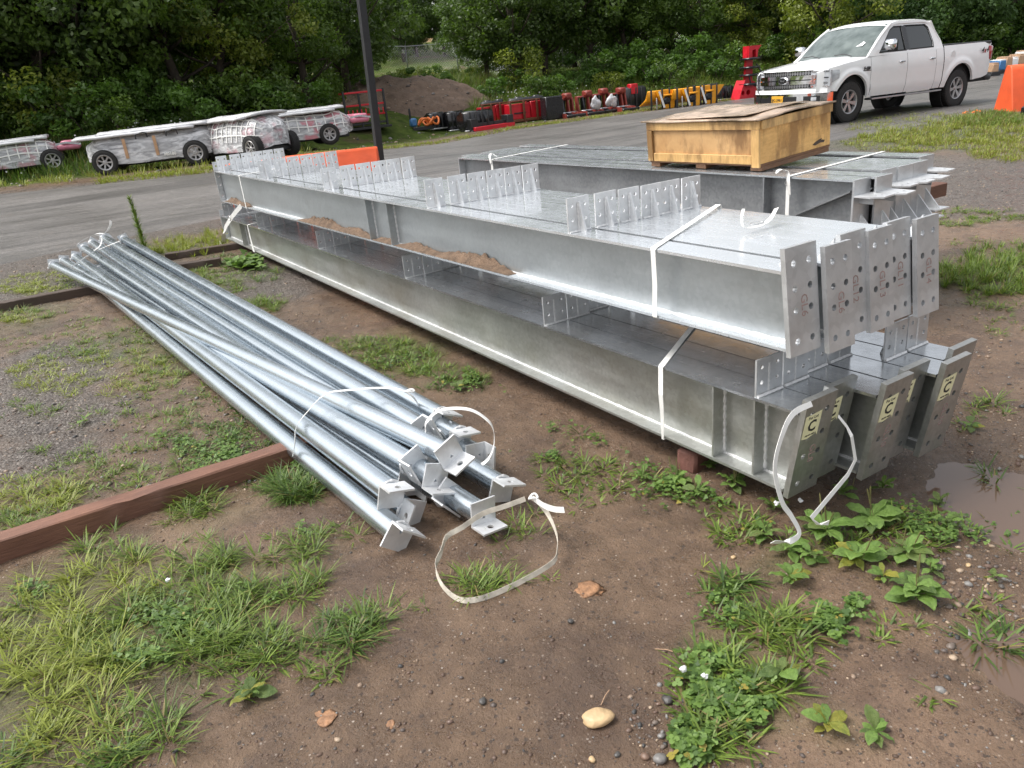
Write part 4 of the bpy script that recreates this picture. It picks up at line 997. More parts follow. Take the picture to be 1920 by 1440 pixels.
# hood
rows = []
for i in range(22):
    t = i/21; row = []
    for j in range(21):
        s_ = j/20*2-1; x = lerp(.12, 1.46, t)+.20*abs(s_)**2.2*(1-t)*1.05-.10*(1-s_*s_)*t*0; half = .965-.02*t-.0
        z = lerp(1.085, 1.255, t**.75)+.035*(1-abs(s_)**2.5)+(.018 if abs(s_) < .55 else 0)*min(1, t*3)-.075*max(0, (.10-t)/.10)**2
        row.append((x-.0, 1+s_*(half-plan(x)*.55), z))
    rows.append([(row[0][0], row[0][1]-.0, row[0][2]-.04)]+row+[(row[-1][0], row[-1][1], row[-1][2]-.04)])
m = MB(); m.grid(rows); tb(m, 'hood', 'paint', None, 60)
def FX(y): return .07+.24*abs(y-1.0)**2.6
def patch(y0, y1, z0, z1, o0, o1, name, mat, par=None, n=12, skew=0, z0b=None, z1b=None, sm=40):
    """block of the front face following its plan curve; o0 back, o1 front (towards -x)"""
    rows = []
    for i in range(n+1):
        t = i/n; y = lerp(y0, y1, t); x = FX(y); a = lerp(z0, z0b if z0b is not None else z0, t); b = lerp(z1, z1b if z1b is not None else z1, t)
        rows.append([(x-o0, y, a), (x-o1, y, a), (x-o1, y, b), (x-o0, y, b), (x-o0, y, a)])
    m = MB(); m.grid(rows); m.add(rows[0][:4], [(3, 2, 1, 0)]); m.add(rows[-1][:4], [(0, 1, 2, 3)]); return tb(m, name, mat, par, sm)
patch(.08, 1.92, .60, 1.10, -.06, -.02, 'front_panel', 'paint')
gr = patch(.36, 1.64, .76, 1.085, -.02, .004, 'grille', 'gridb')
patch(.33, 1.67, 1.082, 1.10, -.01, .03, 'grille_surround', 'chrome', gr); patch(.40, 1.60, .735, .757, -.01, .02, 'grille_surround', 'chrome', gr)
for z in (1.03, 1.052): patch(.38, 1.62, z, z+.007, .004, .014, 'grille_bar', 'silver', gr)
for z in (.785, .805): patch(.42, 1.58, z, z+.007, .004, .014, 'grille_bar', 'silver', gr)
for k in range(19): patch(.42+k*.062, .432+k*.062, 1.01, 1.08, .004, .010, 'grille_slat', 'silver', gr, n=1); patch(.42+k*.062, .432+k*.062, .765, .825, .004, .010, 'grille_slat', 'silver', gr, n=1)
patch(.27, 1.73, .925, 1.005, .004, .045, 'grille_chrome_bar', 'chrome', gr); patch(.27, 1.73, .832, .905, .004, .045, 'grille_chrome_bar', 'chrome', gr)
m = MB(); m.lathe([(-.075, .001), (-.075, .088), (-.055, .115), (-.02, .118)], (FX(1)-.0, 1.0, .925), 'x', 28)
m.v = [(x, 1+(y-1)*1.12, .915+(z-.925)*.62) for x, y, z in m.v]; em = tb(m, 'oval_emblem', 'chrome', gr, 40)
m = MB(); m.lathe([(-.079, .001), (-.079, .092), (-.070, .098)], (FX(1)-.0, 1.0, .925), 'x', 28)
m.v = [(x, 1+(y-1)*1.12, .915+(z-.925)*.60) for x, y, z in m.v]; tb(m, 'emblem_field', 'black_gloss', gr, 40)
text('Ford', .055, M['silver'], gr, (FX(1)-.0805, 1.0, .917), (0, -1, 0), (0, 0, 1), 'emblem_lettering', local=True, shear=.3)
for mir in (0, 1):
    f = (lambda y: y) if not mir else (lambda y: WB-y)
    def pm(y0, y1, *a, **k):
        a_, b_2 = f(y0), f(y1)
        if a_ > b_2: a_, b_2 = b_2, a_
        return patch(a_, b_2, *a, **k)
    hl = pm(.02, .375, .78, 1.075, -.03, .012, 'headlight', 'lens'); pm(.045, .355, 1.045, 1.072, .012, .02, 'headlight_trim', 'chrome', hl); pm(.045, .355, .765, .79, .012, .02, 'headlight_trim', 'chrome', hl)
    pm(.27, .305, .83, 1.0, .012, .035, 'side_marker', 'amber', hl); pm(.05, .25, .93, .95, .012, .018, 'lamp_bar', 'gridb', hl); pm(.06, .2, .82, .86, .012, .018, 'lamp_bar', 'chrome', hl)
    # wrap of the headlight on the fender
    yy = 0 if not mir else WB; sgn = 1 if not mir else -1
    m = MB(); P = []
    for x in np.linspace(.24, .52, 8): P.append([(x, yy+sgn*(inset(z)+plan(x)-.016), z) for z in (np.linspace(.80+(x-.3)*.5, 1.065, 5))])
    m.grid(P if mir else P[::-1]); tb(m, 'headlight_wrap', 'lens', hl, 60)
bu = patch(.02, 1.98, .42, .655, -.10, .075, 'front_bumper', 'chrome', n=20, sm=50)
patch(.04, 1.96, .655, .735, -.05, .045, 'valance', 'paint', n=20)
patch(.62, 1.38, .44, .60, .075, .082, 'bumper_grille', 'gridb', bu); patch(1.30, 1.62, .47, .58, .075, .083, 'fog_lamp_recess', 'gridb', bu)
patch(.14, .46, .49, .60, .075, .083, 'fog_lamp_recess', 'gridb', bu); patch(.20, .30, .51, .58, .083, .090, 'fog_lamp', 'lens', bu); patch(1.64, 1.86, .49, .6, .075, .083, 'fog_lamp_recess', 'gridb', bu)
patch(.35, 1.65, .36, .42, -.08, .04, 'air_dam', 'dark')
npl = patch(.95, 1.26, .47, .62, .083, .090, 'number_plate', 'platey', bu, n=1)
text('JJC-3981', .078, M['ink'], bu, (FX(1.1)-.093, 1.105, .535), (0, -1, 0), (0, 0, 1), 'plate_lettering', local=True, bold=.001)
# wheels
rng2 = random.Random(3)
def wheel_meshes(R_, w, rr, spokes, tread=True, prefix='', thick=.055):
    m = MB(); k = w/2
    m.lathe([(-k*.7, rr), (-k*.92, rr+.01), (-k, (rr+R_)/2), (-k*.93, R_-.03), (-k*.75, R_-.006), (k*.75, R_-.006), (k*.93, R_-.03), (k, (rr+R_)/2), (k*.92, rr+.01), (k*.7, rr)], (0, 0, 0), 'y', 40, cap=False)
    if tread:
        for i in range(48):
            a = 2*PI*i/48
            for row_, yo in enumerate((-.72, -.25, .25, .72)):
                aa = a+(.065 if row_ % 2 else 0); mt = Matrix.Rotation(aa, 4, 'Y')
                m.box((R_-.012, yo*k-.10*w, -R_*.042), (R_+.002, yo*k+.10*w, R_*.042), mat=mt)
    t = m
    r_ = MB(); r_.lathe([(-k*.86, rr+.012), (-k*.95, rr), (-k*.86, rr-.02), (-k*.2, rr-.045), (k*.6, rr-.04), (k*.6, rr+.01)], (0, 0, 0), 'y', 36, cap=False)
    r_.lathe([(-k*.80, .001), (-k*.80, .035), (-k*.62, .06), (-k*.3, .062)], (0, 0, 0), 'y', 20)
    for i in range(spokes):
        mt = Matrix.Rotation(2*PI*i/spokes, 4, 'Y')
        r_.hexa([(.04, -k*.72, -thick*.42), (rr-.01, -k*.84, -thick*.75), (rr-.01, -k*.4, -thick*.75), (.04, -k*.4, -thick*.42), (.04, -k*.72, thick*.42), (rr-.01, -k*.84, thick*.75), (rr-.01, -k*.4, thick*.75), (.04, -k*.4, thick*.42)], mt)
    d = MB(); d.lathe([(-k*.44, .001), (-k*.44, rr-.022)], (0, 0, 0), 'y', 24)  # black disc behind the spokes, stands in for shade inside the wheel
    out = []
    for mb, nm, mt in ((t, 'tyre', 'tyre'), (r_, 'rim', 'rim'), (d, 'dark_backing_disc', 'seal')):
        me = bpy.data.meshes.new(prefix+nm); me.from_pydata(mb.v, [], mb.f); me.update(); me.materials.append(M[mt])
        me.polygons.foreach_set('use_smooth', [True]*len(me.polygons)); me.set_sharp_from_angle(angle=math.radians(35)); out.append((nm, me))
    return out
def put_wheel(root, meshes, loc, flip, rot=0):
    w = bpy.data.objects.new('wheel', meshes[0][1]); COL.objects.link(w); w.parent = root; w.location = loc; w.rotation_euler = (0, rot, PI if flip else 0)
    for nm, me in meshes[1:]:
        o = bpy.data.objects.new(nm, me); COL.objects.link(o); o.parent = w
    return w
TW = wheel_meshes(.415, .27, .235, 6, prefix='truck_')
for x in (.95, 4.63):
    put_wheel(T, TW, (x, .165, .412), False, .2*x); put_wheel(T, TW, (x, WB-.165, .412), True, .3)
for x in (.95, 4.63):
    for ya, yb_ in ((.10, .36), (WB-.10, WB-.36)):
        m = MB(); m.pipe((x, ya, .43), (x, yb_, .43), .52, .505, 28); tb(m, 'wheel_arch_liner', 'seal')
text('F-150', .085, M['gridb'], T, (1.36, -.012, 1.035), (1, 0, 0), (0, 0, 1), 'fender_badge', local=True, bold=.004, th=.004)
m = MB(); m.box((1.22, -.006, .985), (1.50, .004, 1.0)); tb(m, 'badge_bar', 'gridb')
text('4', .155, M['gridb'], T, (5.37, -.014, 1.17), (1, 0, 0), (0, 0, 1), 'side_decal', local=True, bold=.006, shear=.25)
text('x', .155, M['redlens'], T, (5.46, -.014, 1.165), (1, 0, 0), (0, 0, 1), 'side_decal', local=True, bold=.006, shear=.25)
text('4', .155, M['gridb'], T, (5.55, -.014, 1.17), (1, 0, 0), (0, 0, 1), 'side_decal', local=True, bold=.006, shear=.25)
m = MB(); m.lathe([(-.003, .08), (-.003, .074), (.004, .07)], (4.30, .012, 1.14), 'y', 24); tb(m, 'fuel_door', 'paint', None, 40)
# ------------------------------------------------------------------ wrapped golf carts
def film():
    m = N('stretch_wrap_film')
    a = m.ramp(m.noise(2.6, 6, .6, vec=m.scale((.6, 2, 3)), dist=1.2), [(.30, (.16, .16, .165)), (.46, (.42, .42, .43)), (.62, (.76, .76, .77))])
    pk = m.ramp(m.noise(1.9, 3, .5, vec=m.scale((1, 1, 1.4))), [(.52, 0), (.60, 1)])
    m.pk = pk; at = m.n('ShaderNodeObjectInfo')
    c = m.mix(m.math('MULTIPLY', m.math('MULTIPLY', pk, at.outputs['Alpha']), .75), a, (.55, .12, .16))
    return m.put(color=c, rough=.18, spec=.7, normal=m.bump(m.noise(7, 6, .7, vec=m.scale((1, 2, 3)), dist=.8), .03, .8))
M['film'] = film()
M['roofp'] = simple('wrapped_grey_roof_panel', (.60, .60, .61), .3, 0, .25, 3, .01, 12)
M['pink'] = simple('pink_wrapped_seat', (.62, .20, .28), .35, 0, .2, 6, .01, 20)
M['tan'] = simple('tan_wood_strip', (.5, .3, .17), .6)
CW = wheel_meshes(.29, .21, .175, 7, prefix='cart_', thick=.03)
def cart(loc, rz, L, label, net, seat, alpha, wb=2.05, seed=0, hz=.62, dz=0, tilt=0, flip=False):
    r = empty('wrapped_golf_cart', loc, label, 'golf cart', 'plastic-wrapped golf carts', rot=(0, tilt, rz))
    x0 = -.45; x1 = x0+L; rows = []; n = 40
    for i in range(n+1):
        t = i/n; x = lerp(x0, x1, t); a = math.sin(PI*min(1, t*6)/2)*math.sin(PI*min(1, (1-t)*6)/2); row = []
        h = hz+.10*float(fbm(t*5, seed, 1, 31, 3))+.06
        lo = .22+.10*(1-a)
        for k in range(19):
            q = k/18; ph = PI*(1.0-q); 
            sy = -math.cos(PI*q); y = .55-(.62*a+.05)*np.sign(-sy)*-1*abs(sy)**.6 if False else .55+(.60*(.35+.65*a))*math.copysign(abs(math.cos(PI*q))**.55, -math.cos(PI*q))
            z = lo+(h*(.55+.45*a))*abs(math.sin(PI*q))**.7
            w_ = .035*float(fbm(x*3+seed, q*7, 1, 51)); row.append((x, y+w_, z+w_))
        rows.append(row)
    m = MB(); m.grid(rows); m.add(rows[0], [tuple(range(19))]); m.add(rows[-1], [tuple(range(19))[::-1]])
    b = m.build('wrapped_body', M['film'], r, 50, org=False); b.color = (1, 1, 1, alpha)
    m = MB(); m.box((x0+.15, .1, .16), (x1-.2, 1.0, .30), bev=.02); m.build('chassis', M['dark'], r, org=False)
    for dx, dy_, dz_ in ((0, 0, 0), (.5, .12, .05)):
        rows = [[(lerp(x0-.15+dx, x1-.55+dx*.6, i/16)+.02*math.sin(j*2), lerp(-.05+dy_, 1.12, j/6), hz+.30+dz_+.04*(i/16)*1.0-.05*((j/6-.5)*2)**2+.02*float(fbm(i*.5, j*.6+seed, 1, 7))) for j in range(7)] for i in range(17)]
        m = MB(); m.grid(rows); p = m.build('roof_panel', M['roofp'], r, 50, org=False); s = p.modifiers.new('thick', 'SOLIDIFY'); s.thickness = .05
    for x in (0, wb): put_wheel(r, CW, (x, 0, .29), False, .4*x); put_wheel(r, CW, (x, 1.08, .29), True)
    if net:
        def bp(x, q):
            i = int(round((x-x0)/L*n)); i = min(max(i, 0), n); 
            return R_[i][q]
        R_ = [[Vector(p)+Vector((0, -.014, .006)) for p in row] for row in rows0(r, x0, x1, n, hz, seed)]
        k = 0
        for i in range(3, n-2, 3):
            m = MB(); m.strip([R_[i][q] for q in range(1, 12)], (1, 0, 0), .03, .004); m.build('net_strap', M['strap'], r, org=False)
        for q in (2, 4, 6):
            m = MB(); m.strip([R_[i][q] for i in range(2, n-1)], (0, .3, 1), .028, .004); m.build('net_strap', M['strap'], r, org=False)
    else:
        for x in (lerp(x0, x1, .30), lerp(x0, x1, .52)):
            m = MB(); m.box((x, -.075, .33), (x+.07, -.05, .78)); m.build('wood_strip', M['tan'], r, org=False)
        for x in (lerp(x0, x1, .40), lerp(x0, x1, .62)):
            m = MB(); m.tube([(x, -.04, .74), (x+.02, -.06, .84), (x+.18, -.06, .88), (x+.26, -.06, .86), (x+.27, -.04, .76)], .016, 6); m.build('grab_rail', M['dark'], r, 60, org=False)
        text('M0180', .10, M['strap'], r, (lerp(x0, x1, .62), -.085, .33), (1, 0, 0), (0, 0, 1), 'cart_lettering', local=True, th=.004, bold=.004)
    if seat:
        e = x1-.08 if not flip else x0-.5
        m = MB(); m.box((e, .1, .50), (e+.55, 1.0, .66), bev=.05); m.box((e+.1, .1, .64), (e+.5, 1.0, .74), bev=.04); m.build('rear_seat', M['pink'], r, 50, org=False)
        m = MB(); m.strip([(e-.02, .09, .66), (e+.25, .08, .69), (e+.58, .09, .62)], (0, 0, 1), .05, .004); m.build('seat_wrap', M['bag'], r, org=False)
    return r
def rows0(r, x0, x1, n, hz, seed):
    L = x1-x0; rows = []
    for i in range(n+1):
        t = i/n; x = lerp(x0, x1, t); a = math.sin(PI*min(1, t*6)/2)*math.sin(PI*min(1, (1-t)*6)/2); row = []
        h = hz+.10*float(fbm(t*5, seed, 1, 31, 3))+.06; lo = .22+.10*(1-a)
        for k in range(19):
            q = k/18; y = .55+(.60*(.35+.65*a))*math.copysign(abs(math.cos(PI*q))**.55, -math.cos(PI*q)); z = lo+(h*(.55+.45*a))*abs(math.sin(PI*q))**.7
            w_ = .035*float(fbm(x*3+seed, q*7, 1, 51)); row.append((x, y+w_, z+w_))
        rows.append(row)
    return rows
def Gr(u, v):
    x, y = Groad(u, v); return Vector((x, y, H(x, y)))
a, b_ = G(205, 328), G(373, 309); az = math.atan2(b_.y-a.y, b_.x-a.x)
cart(a, az, 3.15, 'golf cart in clear dark wrap with two wood strips, nearest the road', False, False, 0, wb=(b_-a).length, seed=2)
a, b_ = Gr(470, 282), Gr(622, 281); wbn = 2.45
az = math.atan2(b_.y-a.y, b_.x-a.x); d_ = (b_-a).length
a2 = b_+(a-b_)*min(1, 2.5/d_)
dcart = (b_-a).normalized()
cart(G(473, 290), math.atan2(G(622, 281).y-G(473, 290).y, G(622, 281).x-G(473, 290).x), 3.5, 'red-bodied golf cart under a white strap net, farthest right with a pink seat sticking out', True, True, 1, wb=(G(622, 281)-G(473, 290)).length, seed=5, hz=.66)
a = G(400, 306); cart(a+Vector((0, .25, 0)), az, 2.6, 'netted golf cart half hidden between the dark one and the red one', True, False, .5, wb=1.8, seed=7, hz=.7)
b_ = G(106, 322); azl = math.atan2(.33, 1.4)-.35; cart(b_-Vector((math.cos(azl), math.sin(azl), 0))*2.3, azl, 3.0, 'netted golf cart cut off by the left edge with a pink seat behind its wheel', True, True, .6, wb=2.3, seed=9, hz=.55)

# ------------------------------------------------------------------ equipment row on the far side of the road
def GE(u, v):
    p = G(u, v); c = RW.T @ np.array([p.x, p.y, p.z-CH]); return p, FPX/c[2]      # ground point, photo pixels per metre there
def eq(name, u, v, label, cat, rz=None, group='attachments lined up beyond the road'):
    p, s = GE(u, v); rz = -.12 if rz is None else rz
    return empty(name, p, label, cat, group, rz), s
def EB(r, name, a, b, mat, bev=.01, rot=None):
    m = MB(); m.box(a, b, bev=bev, mat=rot); return m.build(name, M[mat], r, 40, org=False)
# tall rack
r, s = eq('attachment_rack', 653, 247, 'black upright rack with red shelves behind the pole', 'rack', -.1); w = 80/s; h = 70/s
for x in (0, w*.36, w*.68, w-.05): EB(r, 'rack_post', (x, 0, 0), (x+.07, .08, h*(1.0 if x in (0, w-.05) else .92)), 'dark')
for z in (.12, .34, .60, .92): EB(r, 'rack_shelf', (0, .02, h*z), (w, .5, h*z+.06), 'red' if z > .3 else 'dark')
for k in range(9): EB(r, 'rack_tine', (.1+k*w/9.5, -.03, h*.36), (.14+k*w/9.5, .0, h*.52), 'red')
EB(r, 'rack_foot', (-.2, -.1, 0), (w+.1, .6, .08), 'dark')
# orange auger, buckets
r, s = eq('auger_attachment', 785, 245, 'small orange and blue auger left of the black buckets', 'auger')
m = MB(); m.tube([(.15+.32*math.cos(t)*.5+t*.03, .1+.2*math.sin(t), .22+.12*math.sin(t*1.7)+.06) for t in np.linspace(0, 20, 120)], .04, 7); m.build('orange_hoses', M['orange2'], r, 60, org=False)
EB(r, 'motor', (-.25, 0, .15), (.0, .25, .45), 'blue', .05); EB(r, 'frame', (-.2, -.05, 0), (.6, .3, .12), 'dark'); EB(r, 'upright', (-.25, .1, .4), (-.18, .16, .8), 'dark')
def bucket(u, v, wpx, hpx, label, mat='black_gloss', deep=.7, rz=-.12, open_=True, ribs=3):
    r, s = eq('loader_bucket', u, v, label, 'bucket', rz); w = wpx/s; h = hpx/s
    prof = [(0, 0), (.05, h*.9), (.25, h), (deep, h*.75), (deep+.05, h*.25), (deep*.5, .0)]
    m = MB(); P = [[(x, y, z) for (y, z) in prof] for x in (0, w)]; m.grid(P); o = m.build('bucket_shell', M[mat], r, 25, org=False); sm = o.modifiers.new('t', 'SOLIDIFY'); sm.thickness = .03
    for x in (0, w-.04):
        m = MB(); m.plate([(y, z) for y, z in prof][::-1], (x, 0, 0), (0, 1, 0), (0, 0, 1), .04); m.build('side_plate', M[mat], r, org=False)
    for k in range(ribs): EB(r, 'rib', (w*(k+1)/(ribs+1)-.03, -.05, .0), (w*(k+1)/(ribs+1)+.03, .0, h*.95), 'dark')
    EB(r, 'cutting_edge', (-.02, -.12, 0), (w+.02, 0, .05), 'silver'); return r, w, h
bucket(808, 244, 32, 30, 'glossy black bucket right of the orange auger')
bucket(842, 247, 35, 35, 'black bucket with visible ribs, second in the row')
bucket(872, 248, 62, 36, 'open black grapple bucket behind the red blade', ribs=4)
r, s = eq('blade_attachment', 878, 247, 'long black blade with a bright red lower edge at the roadside', 'blade', .02); w = 92/s
EB(r, 'blade_edge', (0, -.5, .0), (w, -.25, .14), 'red', rot=Matrix.Rotation(.06, 4, 'Z')); EB(r, 'push_beam', (0, -.2, .12), (w, -.08, .26), 'dark'); EB(r, 'end_plate', (-.05, -.35, 0), (.25, .1, .42), 'dark'); EB(r, 'end_plate', (w-.25, -.35, 0), (w, .1, .42), 'dark')
def redbox(u, v, wpx, hpx, label, rz=-.1):
    r, s = eq('mower_attachment', u, v, label, 'mower deck', rz); w = wpx/s; h = hpx/s*.82
    EB(r, 'deck_panel', (0, 0, h*.15), (w*.52, .5, h*.85), 'red', .02); EB(r, 'deck_panel', (w*.54, 0, h*.15), (w, .5, h*.9), 'red', .02)
    EB(r, 'top_rail', (-.05, -.1, h*.94), (w+.05, .0, h), 'rust'); EB(r, 'bottom_rail', (-.05, -.1, .03), (w+.05, .0, .12), 'rust')
    for k in range(4): EB(r, 'strut', (w*k/3-.04, -.12, 0), (w*k/3+.04, -.05, h), 'rust')
    EB(r, 'step_plate', (w*.1, -.03, h*.4), (w*.4, .0, h*.46), 'dark'); EB(r, 'roller', (.1, .1, h*.9), (w-.1, .4, h*1.1), 'dark', .1)
    for k in range(2): EB(r, 'hydraulic_head', (w*(.25+.45*k), .2, h*1.0), (w*(.25+.45*k)+.3, .5, h*1.15), 'black_gloss', .08)
    return r
redbox(906, 236, 55, 46, 'short bright red mower deck left of the long one'); redbox(958, 232, 84, 48, 'long bright red mower deck with two panels in a rusty frame')
EB(eq('hydraulic_cabinet', 1026, 226, 'black cabinet with a white tag at the end of the red mower decks', 'cabinet')[0], 'cabinet_body', (0, 0, 0), (.75, .5, .85), 'black_gloss', .03)
def grapple(u, v, wpx, hpx, label, bag=False):
    r, s = eq('grapple_attachment', u, v, label, 'grapple', -.1); w = wpx/s; h = hpx/s
    for x in (0, w*.33, w*.66, w-.06):
        m = MB(); m.plate([(0, 0), (.9, 0), (.8, .15), (.25, .2), (.15, h*.95), (0, h)], (x, 0, 0), (0, -1, 0), (0, 0, 1), .06); m.build('tine_plate', M['black_gloss'] if x in (w*.33,) else M['redbrown'], r, org=False)
    EB(r, 'cross_tube', (0, -.12, h*.88), (w, .05, h), 'redbrown', .03); EB(r, 'cross_tube', (0, -.4, .1), (w, -.25, .2), 'silver', .03)
    for k in range(5): EB(r, 'back_slat', (w*(k+.3)/5, .0, .1), (w*(k+.3)/5+.09, .05, h*.9), 'dark')
    EB(r, 'cylinder_head', (w*.4, -.3, h*.95), (w*.4+.3, .1, h*1.25), 'redbrown', .05); EB(r, 'skid', (-.05, -.95, 0), (w+.05, -.75, .12), 'black_gloss', .03)
    if bag:
        me = rockmesh(.22, u, (1, .5, 1.1), 3, .5); o = bpy.data.objects.new('plastic_bag', me); me.materials.append(M['bag']); COL.objects.link(o); o.parent = r; o.location = (w*.55, -.75, h*.55)
        for p in me.polygons: p.use_smooth = True
grapple(1044, 222, 36, 34, 'black grapple with oxide red tubes, first of the row'); grapple(1082, 217, 36, 34, 'oxide red grapple with a grey plastic bag on it', True)
grapple(1112, 213, 36, 34, 'second oxide red grapple with a tilted plastic bag', True); grapple(1146, 210, 32, 33, 'oxide red grapple right of the bagged ones')
bucket(1172, 205, 50, 38, 'wide black bucket between the red grapples and the yellow plows', 'dark')
r, s = eq('red_toolbox', 1192, 203, 'small bright red box behind the black bucket', 'box'); EB(r, 'box_body', (0, .3, .55), (.35, .6, .95), 'red', .02)
def plow(u, v, label):
    r, s = eq('plow_attachment', u, v, label, 'plow', -.1); w = 42/s; h = 33/s
    m = MB(); prof = [(0, h*.25), (-.35, h*.5), (-.5, h*.95), (-.42, h), (-.25, h*.55), (.12, h*.25)]; P = [[(x, y, z) for y, z in prof] for x in (-.1, w)]; m.grid(P); o = m.build('moldboard', M['yellow'], r, 30, org=False); sm = o.modifiers.new('t', 'SOLIDIFY'); sm.thickness = .04
    m = MB(); m.plate([(0, h*.2), (.1, 0), (.5, 0), (.6, h*.4), (.95, h*.95), (-.25, h*.98), (-.2, h*.7)], (w*.5, -.55, 0), (1, 0, 0), (0, 0, 1), .12); m.build('wing_plate', M['yellow'], r, org=False)
    for x in (-.15, .35, w*.8, w+.1): EB(r, 'crate_post', (x, -.7, 0), (x+.06, -.64, h*1.08), 'dark')
    EB(r, 'hub', (w*.5, -.75, .15), (w*.5+.35, -.55, .45), 'black_gloss', .08); EB(r, 'hub_cap', (w*.5-.02, -.76, .45), (w*.5+.4, -.54, .52), 'yellow', .03)
    m = MB(); m.strip([(w*.25, -.72, h*.95), (w*.5, -.74, .05)], (1, 0, 0), .08, .01); m.build('white_strap', M['strap'], r, org=False)
    for x in (.15, w*.95): EB(r, 'steel_leg', (x, -.62, 0), (x+.05, -.58, h*.6), 'silver')
plow(1207, 207, 'yellow-orange plow on legs, left of three'); plow(1254, 203, 'yellow-orange plow on legs, middle of three'); plow(1284, 199, 'yellow-orange plow on legs, right of three')
bucket(1330, 190, 22, 30, 'plain black box bucket right of the yellow plows', 'dark'); bucket(1345, 189, 40, 25, 'ribbed black bucket with a white tag left of the red shear', 'black_gloss')
# red tree shear
r, s = eq('tree_shear', 1386, 188, 'tall bright red upright attachment left of the truck', 'grapple', -.1); s *= 1.0; hh = 92/s
def P2(*pts): return [(x/s, y/s) for x, y in pts]
m = MB(); m.plate(P2((0, 0), (42, 0), (44, 10), (38, 30), (14, 34), (6, 18)), (0, 0, 0), (1, 0, 0), (0, 0, 1), -.5, [(9/s, 12/s, 4/s), (22/s, 12/s, 5/s)]); m.build('base_plate', M['red'], r, org=False)
m = MB(); m.plate(P2((16, 28), (34, 28), (33, 90), (20, 90)), (0, .05, 0), (1, 0, 0), (0, 0, 1), -.12); m.build('mast_plate', M['red'], r, org=False)
m = MB(); m.plate(P2((20, 92), (20, 72), (26, 72), (28, 84), (36, 86), (37, 70), (40, 70), (42, 84), (50, 92)), (0, -.05, 0), (1, 0, 0), (0, 0, 1), -.35); m.build('head_plate', M['red'], r, org=False)
for z in (24, 40, 53, 68): EB(r, 'clamp_arm', (10/s, -.3, z/s), (38/s, .3, (z+4)/s), 'black_gloss', .03)
m = MB(); m.tube([(36/s, -.1, 60/s), (44/s, -.2, 45/s), (40/s, -.2, 28/s), (30/s, -.2, 22/s), (18/s, -.2, 28/s), (14/s, -.2, 42/s)], .03, 6); m.build('hydraulic_hose', M['dark'], r, 60, org=False)
# pallets of boxes far away at the right
x_, y_ = Groad(1852, 148)
for k, (u, cl, lab) in enumerate([(1861, 'card', 'brown carton on a dark pallet just right of the truck tail'), (1874, 'blue', 'dark blue carton second from the truck'), (1886, 'card', 'pale brown carton between the blue and the white one'), (1897, 'white', 'white topped carton above the orange barrier'), (1909, 'card', 'brown carton next to the white topped one'), (1921, 'white', 'pale carton at the right edge above the barrier')]):
    x_, y_ = Groad(u, 143-.3*(u-1861)); c = RW.T @ np.array([x_, y_, -CH]); s = FPX/c[2]
    r = empty('palletized_carton', (x_, y_, H(x_, y_)+.01), lab, 'carton', 'cartons on pallets in the distance', -.6)
    EB(r, 'pallet_base', (-.05, 0, 0), (12/s+.05, .9, 8/s), 'dark'); EB(r, 'carton_body', (0, .05, 8/s), (11.5/s, .85, (22+2*(k % 3))/s), cl, .02); EB(r, 'carton_top', (.02, .07, (22+2*(k % 3))/s), (11/s, .8, (24+2*(k % 3))/s), 'white' if k in (1, 3) else 'card', .01)

# ------------------------------------------------------------------ soil mound
c = G(822, 240); cx, cy = c.x+.9, c.y+4.2; rows = []
for i in range(70):
    row = []
    for j in range(70):
        x = (i/69*2-1)*4.6; y = (j/69*2-1)*3.6; q = math.hypot(x/4.3, y/3.3)
        h = 1.75*max(0, 1-q**1.9)**.75 if q < 1 else 0
        n_ = float(fbm(x, y, 1.0, 81))*.30+float(fbm(x, y, 4, 83))*.09
        bx_, by_ = cx+x, cy+y; row.append((bx_, by_, float(hbase(bx_, by_))*.35+h+n_*min(1, h*2)-.12*(q > .97)))
    rows.append(row)
m = MB(); m.grid(rows); mo = tag(m.build('soil_mound', M['mound'], None, 70), 'big heap of brown excavated soil with stones beyond the road', 'soil heap')
import mathutils
from mathutils.bvhtree import BVHTree
bvh = BVHTree.FromPolygons([Vector(v) for v in m.v], m.f)
mr = MB(); sv = []
stones_me = [rockmesh(1, 30+k, (1, .75, .6), 1, .3) for k in range(5)]
def stone_batch(pts, name, label, cat):
    V = []; F_ = []; C = []; b = 0
    for (x, y, z, r_, col) in pts:
        me = stones_me[rng.integers(5)]; co_ = np.array([v.co[:] for v in me.vertices]); a = rng.uniform(0, 6.28); R2 = np.array([[math.cos(a), -math.sin(a), 0], [math.sin(a), math.cos(a), 0], [0, 0, 1]])
        co_ = co_*np.array([1, rng.uniform(.7, 1.2), rng.uniform(.6, 1.1)]); V.append((co_*r_)@R2.T+np.array([x, y, z])); F_.append(np.array([p.vertices[:] for p in me.polygons])+b); b += len(co_); C.append(np.tile([*col, 1], (len(co_), 1)))
    o = np_mesh(name, np.concatenate(V), [np.concatenate(F_)], M['stonecol'], {'col': np.concatenate(C)}, smooth=True); return stuff(o, label, cat)
SC = [(.05, .048, .047), (.09, .08, .072), (.14, .11, .09), (.24, .17, .12), (.36, .27, .19), (.20, .19, .18), (.12, .075, .055), (.09, .07, .06)]+[]
pts = []
for k in range(420):
    x = rng.uniform(-4, 4); y = rng.uniform(-3.3, 1.5); hit = bvh.ray_cast(Vector((cx+x, cy+y, 9)), Vector((0, 0, -1)))
    if hit[0] is None: continue
    pts.append((cx+x, cy+y, hit[0].z, float(rng.choice([.03, .04, .06, .11], p=[.5, .3, .14, .06])), SC[rng.integers(8)]))
stone_batch(pts, 'mound_stones', 'stones scattered over the soil heap', 'stones')
